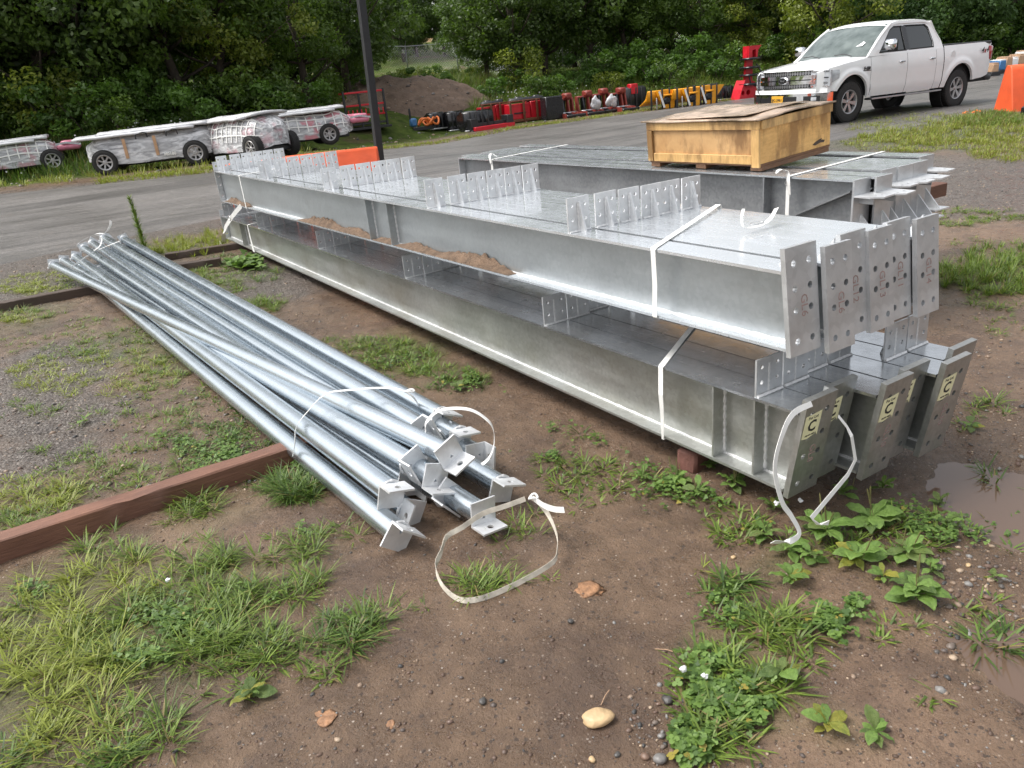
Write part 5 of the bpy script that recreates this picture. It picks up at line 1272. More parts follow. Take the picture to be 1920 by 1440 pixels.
# bank stones
pts = []
for k in range(900):
    x = rng.uniform(-6, 24); y = float(np.interp(x, FEx, FEy))+rng.uniform(1.2, 9); pts.append((x, y, H(x, y), float(rng.choice([.03, .05, .09], p=[.6, .3, .1])), SC[rng.integers(8)]))
stone_batch(pts, 'bank_stones', 'stones lying on the earth bank', 'stones')

# ------------------------------------------------------------------ chain link fence
fr = None; fp_ = []
for (u, v) in [(560, 150), (640, 150), (740, 148), (851, 142), (951, 132), (1090, 128), (1230, 115)]:
    x = 8.2+(u-560)/1.0*.0; d = ray(u, v)
    fp_.append(None)
xs = np.arange(5, 41, 3.1); FP = [Vector((x, float(np.interp(x, FEx, FEy))+20, 0)) for x in xs]
for p in FP: p.z = H(p.x, p.y)-.05
fr = empty('chain_link_fence', FP[0], 'grey chain link fence standing among the trees beyond the bank', 'fence')
FH = 2.15
for p in FP:
    m = MB(); m.tube([p, p+Vector((0, 0, FH+.06))], .032, 8); m.build('fence_post', M['silver'], fr, 60)
    m = MB(); m.tube([p+Vector((0, 0, FH)), p+Vector((.0, -.18, FH+.28))], .014, 5); m.build('barb_arm', M['silver'], fr)
m = MB(); m.tube([p+Vector((0, 0, FH)) for p in FP], .022, 6); m.build('top_rail', M['silver'], fr, 60)
m = MB()
for a, b_ in zip(FP[:-1], FP[1:]):
    n = 20; rws = 15
    for i in range(-rws, n):
        # two diagonal families of wires
        for sg in (0, 1):
            i0, i1 = max(i, 0), min(i+rws, n)
            if i0 >= i1: continue
            t0, t1 = i0/n, i1/n; z0, z1 = (i0-i)/rws*FH, (i1-i)/rws*FH
            if sg: t0, t1 = 1-t0, 1-t1
            p, q = a.lerp(b_, t0)+Vector((0, 0, z0)), a.lerp(b_, t1)+Vector((0, 0, z1)); m.tube([p, q], .0014, 3, cap=False)
stuff(m.build('chain_link_mesh', M['silver'], fr))
# ------------------------------------------------------------------ background vegetation
_tt = np.arange(4, 300, .15)
def along(u, dt):
    """ground point in the column of the photograph at u, a distance dt beyond the far road edge"""
    vh = 149-.1037*(u-CU); d = ray(u, vh); k = np.hypot(d[0], d[1]); dx, dy = d[0]/k, d[1]/k
    df = dfar(_tt*dx, _tt*dy); i = int(np.argmax(df >= dt)); t = float(_tt[i]) if df[i] >= dt else 299.
    return Vector((t*dx, t*dy, H(t*dx, t*dy)))
def leaf_cloud(centers, rad, nl, size, seed, up=.35, tint=None, squash=.75, asp=.55):
    g = np.random.default_rng(seed); N_ = len(centers); c = np.repeat(centers, nl, 0); rr = np.repeat(rad, nl)
    d = g.normal(size=(N_*nl, 3)); d /= np.linalg.norm(d, axis=1)[:, None]
    p = c+d*(rr*(g.uniform(.25, 1, N_*nl)**.5))[:, None]*np.array([1, 1, squash])
    nrm = d*.7+g.normal(size=d.shape)*.6+np.array([0, 0, up]); nrm /= np.linalg.norm(nrm, axis=1)[:, None]
    t = np.cross(nrm, g.normal(size=d.shape)); t /= np.linalg.norm(t, axis=1)[:, None]; b = np.cross(nrm, t)
    s = (size*g.uniform(.6, 1.35, N_*nl))[:, None]
    V = np.stack([p-t*s*.5, p+b*s*asp*.5-t*s*.05, p+t*s*.5-nrm*s*.12, p-b*s*asp*.5-t*s*.05], 1).reshape(-1, 3)
    F_ = np.arange(len(V)).reshape(-1, 4)
    ct = g.uniform(0, 1, N_) if tint is None else tint
    tt = np.clip(np.repeat(ct, nl)*.6+g.uniform(0, .4, N_*nl), 0, 1); A = np.repeat(tt, 4); A = np.stack([A, A, A, np.ones_like(A)], -1)
    return V, F_, A
def crown_mesh(seed, Hh, R_, z0, ncl, nl, size, mat, name='crown'):
    g = np.random.default_rng(seed); cs = []; rs = []
    while len(cs) < ncl:
        q = g.uniform(-1, 1, 3)
        n_ = np.linalg.norm(q)
        if n_ > 1 or n_ < .35: continue
        prof = 1-.25*max(0, q[2])-.18*max(0, -q[2]); a = math.atan2(q[1], q[0]); wob = 1+.22*math.sin(a*3+seed)+.12*math.sin(a*5+2*seed+q[2]*4)
        cs.append((q[0]*R_*prof*wob, q[1]*R_*prof*wob, z0+(Hh-z0)*(q[2]*.5+.5))); rs.append(g.uniform(.38, .85)*R_/3)
    V, F_, A = leaf_cloud(np.array(cs), np.array(rs), nl, size, seed)
    return me_np(name, V, [F_], mat, {'tint': A}), cs
def trunk_mesh(seed, Hh, cs, r0):
    g = random.Random(seed); m = MB(); pts = [Vector((0, 0, -.3))]; 
    for k in range(1, 8): pts.append(Vector((g.uniform(-.12, .12)*k*.5, g.uniform(-.12, .12)*k*.5, Hh*.85*k/7)))
    m.tube(pts, [r0*(1-.11*k) for k in range(8)], 8)
    for c in cs[::4]:
        k = min(6, max(1, int(c[2]/Hh*6))); a = pts[k]; b = Vector(c); mid = a.lerp(b, .5)+Vector((0, 0, -.15)); m.tube([a, mid, b], [r0*.35, r0*.22, r0*.08], 5)
    me = bpy.data.meshes.new('trunk'); me.from_pydata(m.v, [], m.f); me.materials.append(M['bark']); me.polygons.foreach_set('use_smooth', [True]*len(me.polygons)); return me
TREES = []
for k, (mat, Hh, R_, z0, ncl, nl, sz) in enumerate([('leafA', 7.2, 3.1, .5, 78, 200, .17), ('leafB', 6.6, 2.9, .4, 70, 200, .15), ('leafC', 6.2, 2.6, .3, 60, 190, .14), ('leafA', 7.8, 3.3, .9, 85, 200, .18), ('sumac', 4.6, 2.8, .2, 62, 210, .16)]):
    cm, cs = crown_mesh(100+k, Hh, R_, z0, ncl, nl, sz, M[mat]); TREES.append((cm, trunk_mesh(k, Hh, cs, .17)))
KN = ['broad deep green', 'mid green bushy', 'yellow-green loose', 'tall dark green', 'low grey-green feathery']
def refname(u):
    for lim, t in ((60, 'at the left edge'), (190, 'behind the leftmost cart'), (330, 'behind the dark wrapped cart'), (460, 'right of the dark wrapped cart'), (600, 'behind the red netted cart'), (700, 'behind the black pole'), (860, 'beside the grassy gap'), (960, 'right of the soil heap'), (1080, 'behind the red mower decks'), (1200, 'behind the red grapples'), (1330, 'behind the yellow plows'), (1440, 'behind the tall red attachment'), (1600, 'behind the truck bonnet'), (1760, 'behind the truck cab'), (1850, 'behind the truck bed')):
        if u < lim: return t
    return 'right of the truck'
def tree(u, d, kind, sc, rz, row):
    p = along(u, d); r = empty('tree', p, '%s tree %s, %s' % (KN[kind], refname(u), row), 'tree', 'trees along the bank', rz); r.scale = (sc,)*3
    for nm, me in (('crown', TREES[kind][0]), ('trunk', TREES[kind][1])):
        o = bpy.data.objects.new(nm, me); COL.objects.link(o); o.parent = r
g = random.Random(5)
for u in range(-190, 2150, 76):
    if 650 < u < 920: continue
    uu = u+g.uniform(-20, 20); kind = g.choice([0, 0, 1, 1, 3, 2]) if u < 1560 else g.choice([4, 4, 1, 0])
    if 330 < u < 480: kind = g.choice([2, 2, 1])
    if 900 < u < 1150: kind = g.choice([0, 3, 0])
    tree(uu, g.uniform(7.8, 10.5) if u < 1500 else g.uniform(5.5, 8), kind, g.uniform(.85, 1.15), g.uniform(0, 6), 'front row')
for u in range(-200, 2160, 84):
    if 690 < u < 900: continue
    tree(u+g.uniform(-25, 25), g.uniform(14, 19), g.choice([0, 1, 3, 3]), g.uniform(.9, 1.15), g.uniform(0, 6), 'second row')
for u, d, k_, s_ in ((655, 12, 1, .8), (915, 11, 0, .75), (690, 30, 1, .8), (735, 55, 3, 1.1), (765, 47, 3, 1.0), (790, 52, 0, 1.0), (840, 50, 3, 1.1), (885, 36, 0, .8), (870, 46, 1, .9)): tree(u, d, k_, s_, u*.1, 'far back')
# the far wood, one mass
g2 = np.random.default_rng(77); cs = []; rs = []
for k in range(620):
    u = g2.uniform(-260, 2200); d = g2.uniform(20, 34) if not 690 < u < 900 else g2.uniform(50, 66)
    p = along(u, d) if k % 1 == 0 else None; cs.append((p.x, p.y, p.z+g2.uniform(.4, 7.5)*(1 if d < 50 else 1.0))); rs.append(g2.uniform(1.1, 2.2))
V, F_, A = leaf_cloud(np.array(cs), np.array(rs), 150, .42, 9); stuff(np_mesh('distant_wood', V, [F_], M['leafA'], {'tint': A}), 'dense dark wood closing the view behind the trees', 'wood')
# shrubs on the bank
SH = []
for k, (mat, ncl, nl, sz) in enumerate([('leafD', 16, 120, .12), ('leafB', 15, 120, .10), ('leafC', 12, 110, .10), ('sumac', 16, 120, .12)]):
    gg = np.random.default_rng(300+k); c = gg.uniform(-1, 1, (ncl, 3))*np.array([.75, .75, .5])+np.array([0, 0, .62]); V, F_, A = leaf_cloud(c, gg.uniform(.22, .42, ncl), nl, sz, 310+k)
    SH.append(me_np('foliage', V, [F_], M[mat], {'tint': A}))
ST = MB()
for k in range(6): ST.tube([(0, 0, -.1), (.25*math.cos(k), .25*math.sin(k), .4), (.5*math.cos(k), .5*math.sin(k), .8)], [.025, .016, .006], 5)
STM = bpy.data.meshes.new('stem'); STM.from_pydata(ST.v, [], ST.f); STM.materials.append(M['bark'])
KS = ['bright green', 'mid green', 'yellow-green', 'feathery']
def shrub(u, d, kind, sc, rz):
    p = along(u, d); r = empty('shrub', p-Vector((0, 0, .05)), '%s shrub %s, %s' % (KS[kind], refname(u), 'low' if d < 5.5 else 'high'), 'shrub', 'shrubs on the bank', rz); r.scale = (sc*1.1, sc*1.1, sc)
    for nm, me in (('foliage', SH[kind]), ('stems', STM)):
        o = bpy.data.objects.new(nm, me); COL.objects.link(o); o.parent = r
for k in range(92):
    u = -120+k*25+g.uniform(-12, 12)
    if u > 1560: d = g.uniform(3.2, 7); kd = g.choice([3, 3, 1, 0]); s_ = g.uniform(.9, 1.7)
    elif 560 < u < 905: d = g.uniform(8.5, 13); kd = g.choice([1, 2, 0]); s_ = g.uniform(.45, .8)
    elif u < 560: d = g.uniform(5.6, 8.2); kd = g.choice([0, 1, 1, 2]); s_ = g.uniform(.7, 1.4)
    else: d = g.uniform(5.0, 9); kd = g.choice([0, 0, 1, 2]); s_ = g.uniform(.7, 1.4)
    shrub(u, d, kd, s_, g.uniform(0, 6))

# ------------------------------------------------------------------ grass
class Blades:
    def __init__(s): s.V = []; s.C = []
    def add(s, base, az, L, lean, curl, w, col, g):
        n = len(base); ts = np.array([0, .36, .72, 1.0]); pos = [base]; d = np.stack([np.cos(az), np.sin(az)], -1); a = lean.copy(); side = np.stack([-np.sin(az), np.cos(az), np.zeros(n)], -1)
        p = base.copy(); ctr = [p]
        for k in range(3):
            seg = (ts[k+1]-ts[k])*L; th = np.minimum(lean+curl*ts[k], 1.75); p = p+np.concatenate([d*(np.sin(th)*seg)[:, None], (np.cos(th)*seg)[:, None]], 1); ctr.append(p)
        ww = w[:, None]*.5; rows = []
        for k, f in ((0, .7), (1, 1.0), (2, .72)): rows += [ctr[k]-side*ww*f, ctr[k]+side*ww*f]
        rows.append(ctr[3]); s.V.append(np.stack(rows, 1)); s.C.append(col)
    def tuft(s, c, n, spread, L, lean, w, col0, col1, g, curl=.6, straw=.06):
        b = np.tile(np.array(c), (n, 1)); az = g.uniform(0, 2*PI, n); rr = spread*np.sqrt(g.uniform(0, 1, n))
        b[:, 0] += np.cos(az)*rr; b[:, 1] += np.sin(az)*rr; b[:, 2] -= .004
        az2 = az+g.normal(0, .5, n); t = g.uniform(0, 1, (n, 1)); col = np.array(col0)*(1-t)+np.array(col1)*t
        st = g.uniform(0, 1, n) < straw; col[st] = np.array([.26, .20, .08])*g.uniform(.6, 1.1, (st.sum(), 1))
        s.add(b, az2, L*g.uniform(.45, 1.15, n), g.uniform(lean[0], lean[1], n), curl*g.uniform(.3, 1.4, n), w*g.uniform(.6, 1.2, n), col, g)
    def build(s, name, label, cat='grass'):
        V = np.concatenate(s.V); n = len(V); idx = np.arange(n*7).reshape(n, 7)
        q = np.concatenate([idx[:, [0, 1, 3, 2]], idx[:, [2, 3, 5, 4]]]); t = idx[:, [4, 5, 6]]
        C = np.repeat(np.concatenate(s.C), 7, 0); sh = 1; C = np.concatenate([C, np.ones((len(C), 1))], 1)
        return stuff(np_mesh(name, V.reshape(-1, 3), [q, t], M['blade'], {'col': C}), label, cat)
gg = np.random.default_rng(42)
GA, GB = (.055, .095, .017), (.20, .28, .045)       # fresh green
YA, YB = (.14, .17, .025), (.30, .34, .06)          # yellow green
DA, DB = (.04, .08, .016), (.14, .22, .04)         # dark green
BL = Blades()
def patch_px(u, v, su, sv, n, L, kind, nb=26, lean=(.7, 1.5), w=.0048, spread=.02, curl=.5, straw=.06):
    ca, cb_ = {'g': (GA, GB), 'y': (YA, YB), 'd': (DA, DB)}[kind]
    if 480 < v < 1000 and u < 620: n = int(n*2.9)
    elif v >= 1000 and u < 700: n = int(n*1.5)
    elif v > 600: n = int(n*1.25)
    if v > 760 and u > 1000: w = .0068; nb = int(nb*.8)
    for k in range(n):
        a = gg.uniform(0, 2*PI); r_ = math.sqrt(gg.uniform(0, 1))*1.12; uu, vv = u+su*r_*math.cos(a), v+sv*r_*math.sin(a)
        p = G(uu, vv); s_ = gg.uniform(.6, 1.25)
        if gg.uniform() < .06 and v > 760: continue
        if inside_solid(p.x, p.y): continue
        BL.tuft((p.x, p.y, p.z), int(nb*gg.uniform(.6, 1.3)), spread*s_, L*s_, lean, w, ca, cb_, gg, curl, straw)
def inside_solid(x, y):
    return (1.95 < x < 2.95 and 1.4 < y < 10.3) or (3.85 < x < 5.1 and 2.6 < y < 7.5)
P_ = patch_px
# foreground left
for a in [(560, 915, 45, 26, 10, .13, 'd', 46), (365, 950, 30, 18, 5, .11, 'g', 40), (220, 1035, 60, 18, 7, .10, 'g', 34), (380, 1050, 60, 20, 8, .11, 'g', 36), (300, 1000, 90, 25, 5, .07, 'g', 22), (520, 1030, 70, 22, 8, .10, 'g', 32), (620, 1005, 60, 14, 6, .07, 'g', 24),
          (560, 1100, 50, 25, 7, .10, 'g', 34), (500, 1120, 60, 25, 7, .10, 'g', 30), (640, 1185, 50, 34, 9, .10, 'd', 36), (690, 1160, 40, 18, 4, .09, 'g', 20), (590, 1260, 40, 20, 5, .07, 'g', 22), (520, 1230, 60, 30, 8, .08, 'g', 26),
          (150, 1110, 130, 40, 10, .10, 'y', 26), (230, 1080, 110, 35, 8, .11, 'y', 24), (100, 1200, 120, 70, 20, .115, 'y', 26), (110, 1290, 110, 60, 14, .11, 'y', 26), (350, 1140, 120, 45, 22, .10, 'g', 28), (280, 1200, 130, 55, 26, .09, 'g', 28), (400, 1190, 110, 45, 16, .12, 'g', 22), (440, 1230, 90, 40, 12, .10, 'g', 22),
          (130, 1390, 110, 40, 12, .10, 'y', 26), (250, 1370, 90, 40, 9, .11, 'g', 24), (210, 1430, 60, 14, 7, .08, 'd', 30), (30, 1240, 60, 70, 14, .10, 'y', 24), (30, 1420, 60, 30, 6, .08, 'd', 26), (420, 1290, 60, 20, 4, .07, 'g', 20), (30, 1140, 60, 20, 5, .08, 'g', 20)]: P_(*a)
# between timber and pipes
for a in [(60, 930, 90, 30, 20, .07, 'y', 26), (60, 980, 80, 16, 14, .07, 'g', 24), (180, 900, 120, 35, 20, .06, 'g', 22), (300, 860, 110, 30, 14, .06, 'g', 22), (130, 850, 60, 16, 6, .06, 'g', 22), (250, 790, 110, 30, 12, .06, 'g', 20), (50, 770, 60, 18, 6, .06, 'g', 22), (380, 830, 70, 30, 14, .06, 'd', 24), (440, 830, 60, 30, 10, .06, 'd', 24), (490, 900, 40, 14, 6, .06, 'd', 22),
          (180, 700, 150, 40, 46, .06, 'y', 24), (260, 650, 130, 30, 40, .06, 'g', 24), (330, 720, 90, 35, 22, .06, 'g', 22), (90, 650, 90, 22, 16, .055, 'g', 20), (200, 610, 80, 14, 16, .05, 'g', 18), (40, 700, 40, 14, 5, .05, 'y', 18), (400, 780, 60, 30, 12, .06, 'd', 22),
          (60, 590, 60, 8, 10, .09, 'g', 24), (30, 600, 40, 6, 8, .09, 'y', 24), (30, 538, 50, 12, 20, .08, 'y', 26), (90, 548, 60, 8, 16, .07, 'y', 24), (150, 535, 40, 10, 10, .07, 'g', 22)]: P_(*a)
# behind the pipes
for a in [(350, 465, 75, 14, 60, .13, 'y', 34, (.1, 1.0)), (300, 478, 60, 10, 30, .11, 'y', 30, (.1, 1.0)), (400, 450, 30, 14, 22, .13, 'y', 34, (.1, 1.)), (100, 520, 70, 8, 16, .08, 'y', 24), (250, 500, 60, 8, 16, .07, 'g', 22), (400, 520, 60, 16, 24, .09, 'g', 30), (440, 490, 50, 12, 16, .09, 'd', 28), (420, 540, 50, 10, 12, .07, 'g', 26), (480, 575, 40, 14, 16, .09, 'g', 30), (500, 520, 25, 14, 5, .12, 'd', 26), (500, 565, 35, 10, 8, .07, 'g', 24), (455, 600, 30, 8, 5, .05, 'g', 18),
          (700, 655, 60, 22, 26, .08, 'g', 30), (770, 670, 90, 26, 46, .08, 'g', 32), (850, 690, 80, 26, 36, .07, 'g', 28), (900, 680, 30, 12, 6, .12, 'd', 26), (630, 645, 30, 14, 8, .06, 'g', 24), (780, 720, 80, 16, 12, .06, 'd', 22), (870, 720, 60, 14, 12, .06, 'd', 22),
          (1130, 800, 60, 20, 8, .08, 'd', 28), (1200, 830, 50, 18, 8, .10, 'd', 28), (1060, 880, 50, 35, 12, .08, 'g', 26), (1130, 890, 40, 35, 9, .08, 'g', 24), (1100, 940, 40, 15, 5, .08, 'g', 18), (870, 1100, 50, 20, 10, .10, 'g', 24), (940, 1085, 30, 12, 4, .09, 'g', 16), (955, 1030, 18, 24, 3, .08, 'g', 12), (1035, 1080, 14, 8, 2, .05, 'g', 12), (780, 1140, 24, 8, 2, .05, 'g', 12), (990, 985, 30, 24, 6, .08, 'g', 20)]: P_(*a)
# right side
for a in [(1290, 920, 90, 30, 14, .07, 'g', 22), (1400, 960, 80, 30, 14, .08, 'g', 24), (1390, 1010, 50, 20, 6, .08, 'g', 24), (1560, 1000, 140, 40, 24, .07, 'g', 22), (1700, 1000, 90, 40, 12, .07, 'g', 22), (1350, 1100, 44, 22, 8, .09, 'd', 36), (1300, 1070, 20, 10, 2, .06, 'y', 16), (1400, 1170, 80, 25, 10, .11, 'g', 26), (1460, 1190, 60, 25, 8, .12, 'g', 24), (1500, 1240, 40, 20, 5, .09, 'g', 22), (1340, 1250, 60, 35, 10, .09, 'g', 26), (1420, 1290, 50, 30, 9, .09, 'g', 28), (1340, 1370, 50, 30, 8, .10, 'g', 30), (1380, 1400, 60, 25, 5, .10, 'g', 24), (1300, 1330, 40, 30, 5, .08, 'g', 22),
          (1840, 1210, 50, 26, 5, .11, 'd', 22), (1710, 1180, 30, 10, 3, .06, 'g', 14), (1840, 1130, 40, 20, 4, .06, 'g', 16), (1740, 1310, 24, 10, 3, .05, 'g', 18), (1870, 890, 20, 30, 5, .09, 'd', 18), (1855, 770, 30, 16, 6, .08, 'g', 26), (1900, 1000, 40, 30, 5, .06, 'd', 14), (1660, 1190, 20, 14, 3, .06, 'g', 16), (1900, 1180, 20, 14, 2, .07, 'd', 14), (1770, 1010, 60, 20, 6, .06, 'g', 18), (1800, 800, 30, 10, 2, .05, 'g', 14)]: P_(*a)
for a in [(1850, 520, 100, 30, 110, .10, 'g', 34, (.2, 1.1)), (1880, 480, 60, 22, 50, .08, 'g', 28, (.2, 1.1)), (1870, 560, 60, 20, 26, .07, 'g', 24), (1800, 410, 60, 14, 44, .07, 'g', 26), (1880, 405, 60, 10, 36, .06, 'g', 24), (1780, 395, 30, 8, 14, .06, 'g', 24), (1830, 455, 50, 8, 14, .05, 'g', 20), (1890, 610, 50, 20, 10, .05, 'g', 20)]: P_(*a)
for a in [(1760, 245, 150, 26, 520, .10, 'y', 26, (.15, 1.1), .008, .08), (1850, 225, 70, 12, 240, .12, 'g', 28, (.1, 1.0), .008, .08), (1700, 270, 110, 14, 160, .07, 'y', 22, (.2, 1.2), .008, .08), (1880, 280, 60, 22, 160, .08, 'y', 24, (.2, 1.2), .008, .08), (1560, 262, 60, 8, 12, .05, 'y', 16, (.3, 1.2), .008, .06)]: P_(*a, straw=.22) if True else None
BL.build('grass', 'tufts of green and yellowish grass growing in the mud')
# strips along the far road edge and on the bank
BL = Blades()
def strip_far(u0, u1, d0, d1, n, L, kind, nb=14):
    ca, cb_ = {'g': (GA, GB), 'y': (YA, YB), 'd': (DA, DB)}[kind]
    for k in range(n):
        p = along(gg.uniform(u0, u1), gg.uniform(d0, d1)); BL.tuft((p.x, p.y, p.z), nb, .16, L*gg.uniform(.6, 1.3), (.1, .9), .014, ca, cb_, gg, .4, .12)
strip_far(150, 1500, -.1, .7, 800, .10, 'y'); strip_far(-100, 560, 3.2, 8.5, 1300, .38, 'd'); strip_far(400, 560, 4.0, 6.5, 420, .42, 'g', 20); strip_far(880, 1560, 3.4, 9, 1500, .42, 'g'); strip_far(-100, 560, .8, 3, 120, .2, 'y')
strip_far(560, 920, 9, 14, 900, .55, 'g'); strip_far(640, 900, 14, 36, 1200, .55, 'y', 16); strip_far(1560, 2050, 1.5, 7, 900, .45, 'g'); strip_far(-100, 2050, 8, 12, 700, .4, 'd')
BL.build('bank_weeds', 'tall grass and weeds covering the bank beyond the road', 'weeds')
# small white flowers on the bank
V = []; F_ = []; b = 0
for (u, d, su, n) in [(40, 4.2, 50, 34), (75, 4.8, 30, 24), (340, 5, 40, 35), (260, 5.5, 30, 20), (960, 5, 40, 20), (1050, 5.2, 60, 20)]:
    for k in range(n):
        p = along(u+gg.normal(0, su*.6), d+gg.normal(0, .4)); p.z += gg.uniform(.15, .55); r_ = .022
        V += [(p.x+r_*math.cos(2*PI*q/6), p.y-.02*math.cos(q), p.z+r_*math.sin(2*PI*q/6)) for q in range(6)]; F_.append(tuple(range(b, b+6))); b += 6
m = MB(); m.v = V; m.f = F_; stuff(m.build('white_wildflowers', M['white']), 'small white flowers dotted over the bank', 'wildflowers')

# clover
KV = []; CF = []; CC = []
def clover(u, v, su, sv, n, r0=.0072, hmax=.032):
    su *= .62; sv *= .62; n = int(n*(1 if hmax > .04 else 1.15)); r0 = r0*.64 if hmax < .05 else r0
    for k in range(n):
        a = gg.uniform(0, 2*PI); r_ = abs(gg.normal(0, 1))**.8; uu, vv = u+su*r_*math.cos(a), v+sv*r_*math.sin(a)
        if float(vnoise(uu*.035, vv*.06, 4)) < .38 or vv > 1500: continue
        p = G(uu, vv)
        if inside_solid(p.x, p.y): continue
        h = gg.uniform(.3, 1)*hmax; az = gg.uniform(0, 6.28); rr = r0*gg.uniform(.6, 1.25); t = gg.uniform(0, 1); col = (lerp(.05, .17, t), lerp(.10, .27, t), lerp(.02, .06, t), 1)
        if gg.uniform() < .015: col = (.3, .25, .05, 1)
        tx, ty = gg.normal(0, .25, 2)
        for q in range(3):
            aa = az+q*2.094; cx_, cy_ = p.x+math.cos(aa)*rr, p.y+math.sin(aa)*rr; b = len(KV)
            for j in range(6):
                tt = 2*PI*j/6; x, y = cx_+rr*math.cos(tt), cy_+rr*math.sin(tt); KV.append((x, y, p.z+h+(x-p.x)*tx+(y-p.y)*ty+.25*rr*abs(math.sin(tt-aa)))); CC.append(col)
            CF.append(tuple(range(b, b+6)))
for a in [(430, 860, 90, 50, 650), (500, 870, 40, 20, 160), (350, 830, 100, 40, 320), (330, 1170, 90, 45, 500), (280, 1240, 60, 20, 160), (790, 690, 110, 30, 700), (880, 715, 80, 22, 520), (920, 700, 40, 18, 220), (690, 650, 40, 20, 140), (1120, 815, 80, 25, 350), (1220, 860, 60, 30, 220), (1250, 920, 70, 35, 320), (1370, 925, 110, 35, 600), (1480, 985, 90, 40, 420), (1600, 960, 120, 30, 420), (1700, 990, 100, 40, 380), (1790, 1010, 70, 25, 160), (1880, 990, 40, 30, 80),
          (1560, 1175, 60, 40, 330, .009), (1600, 1140, 30, 20, 90), (1330, 1290, 60, 70, 650, .010), (1300, 1395, 40, 45, 420, .011), (1400, 1330, 50, 50, 260, .010), (1360, 1160, 50, 30, 130), (570, 1000, 30, 14, 40), (480, 1120, 60, 25, 160), (60, 1110, 60, 20, 80), (1330, 1130, 40, 20, 90), (460, 500, 40, 10, 260, .02, .08), (480, 495, 20, 12, 120, .02, .1), (1100, 790, 30, 14, 120), (1040, 860, 40, 20, 80), (560, 880, 30, 12, 60)]: clover(*a)
CA = np.array(CC); stuff(np_mesh('clover', np.array(KV), [np.array(CF)], M['blade'], {'col': CA}), 'low clover spreading between the grass tufts', 'clover')
# clover flower heads
for k, (u, v) in enumerate([(1455, 965), (1500, 962), (1282, 1283), (1322, 1296), (522, 868), (322, 1110)]):
    p = G(u, v); r = bpy.data.objects.new('clover_flower', rockmesh(.009, k, (1, 1, .9), 2, .5)); r.data.materials.append(M['white']); COL.objects.link(r); r.location = p+Vector((0, 0, .05))
    tag(r, ['white clover flower left of the hanging strap', 'white clover flower just left of the strap bottom', 'white clover flower at the left side of the lower clover patch', 'small white clover flower in the middle of the lower clover patch', 'white clover flower by the big timber beside the pipes', 'tiny white clover flower in the left foreground grass'][k], 'flower')
# plantains with separate leaves
def leafmesh(k, wd):
    n, m_ = 10, 6; V = []; gl = random.Random(k)
    for i in range(n+1):
        t = i/n; w_ = wd*(.12 if t < .18 else math.sin(PI*min(1, (t-.12)/.88))**.75*.5) ; z = .42*t-.42*t*t*(.9+.3*gl.random())
        for j in range(m_+1):
            s_ = j/m_*2-1; V.append((t, s_*max(w_, .025)*(1+.05*math.sin(i*2.3+j)), z+.05*abs(s_)*math.sin(PI*t)+.022*math.cos(s_*9)*math.sin(PI*t)+.014*math.sin(i*1.9+s_*3)))
    F_ = [(i*(m_+1)+j, (i+1)*(m_+1)+j, (i+1)*(m_+1)+j+1, i*(m_+1)+j+1) for i in range(n) for j in range(m_)]
    me = bpy.data.meshes.new('leaf'); me.from_pydata(V, [], F_); me.polygons.foreach_set('use_smooth', [True]*len(me.polygons)); return me
M['plant'] = leafmat('plantain_leaf_green', (.09, .16, .035), (.21, .33, .075), .25, .4, attr=False); M['plantY'] = leafmat('yellowing_leaf', (.15, .19, .035), (.34, .30, .05), .25, .45, attr=False); M['plantD'] = leafmat('old_leaf_green', (.06, .11, .025), (.16, .21, .06), .2, .4, attr=False)
LM = [leafmesh(k, w_) for k, w_ in enumerate((.55, .45, .62))]; LMM = []
for mat in ('plant', 'plantD', 'plantY'):
    for me in LM: c = me.copy(); c.materials.append(M[mat]); LMM.append(c)
spk = MB(); spk.tube([(0, 0, 0), (.02, 0, .5), (.03, .01, .55)], [.012, .012, .03], 5); spk.tube([(.03, .01, .55), (.05, .01, .95), (.05, .01, 1)], [.035, .03, .01], 6)
SPK = bpy.data.meshes.new('seed_spike'); SPK.from_pydata(spk.v, [], spk.f); SPK.materials.append(simple('brown_green_seed_spike', (.13, .12, .04), .8, 0, .4, 30))
gp_ = random.Random(12)
def plantain(u, v, sz, nl, label, spikes=0, yel=.05, flat=.3):
    p = G(u, v); sz *= .88; r = empty('plantain_plant', p, label, 'broadleaf weed', 'broad-leaved weeds in the mud')
    a0 = gp_.uniform(0, 6); nl = int(nl*1.4)
    for k in range(nl):
        q = gp_.random(); mi = 2 if q < yel else (1 if q < .35 else 0); o = bpy.data.objects.new('leaf', LMM[mi*3+k % 3]); COL.objects.link(o); o.parent = r
        s_ = sz*gp_.uniform(.45, 1.05)*.95; o.scale = (s_, s_*gp_.uniform(.8, 1.1), s_); o.rotation_euler = Euler((gp_.uniform(-.3, .3), -gp_.uniform(-.05, .9)*(1-flat), a0+k*2.4), 'XYZ'); o.location = (0, 0, .004+.003*k)
    for k in range(spikes):
        o = bpy.data.objects.new('seed_spike', SPK); COL.objects.link(o); o.parent = r; s_ = sz*gp_.uniform(.9, 1.5); o.scale = (s_*.6, s_*.6, s_); o.rotation_euler = (gp_.uniform(-.3, .3), gp_.uniform(-.3, .3), gp_.uniform(0, 6)); o.location = (gp_.uniform(-.02, .02), gp_.uniform(-.02, .02), 0)
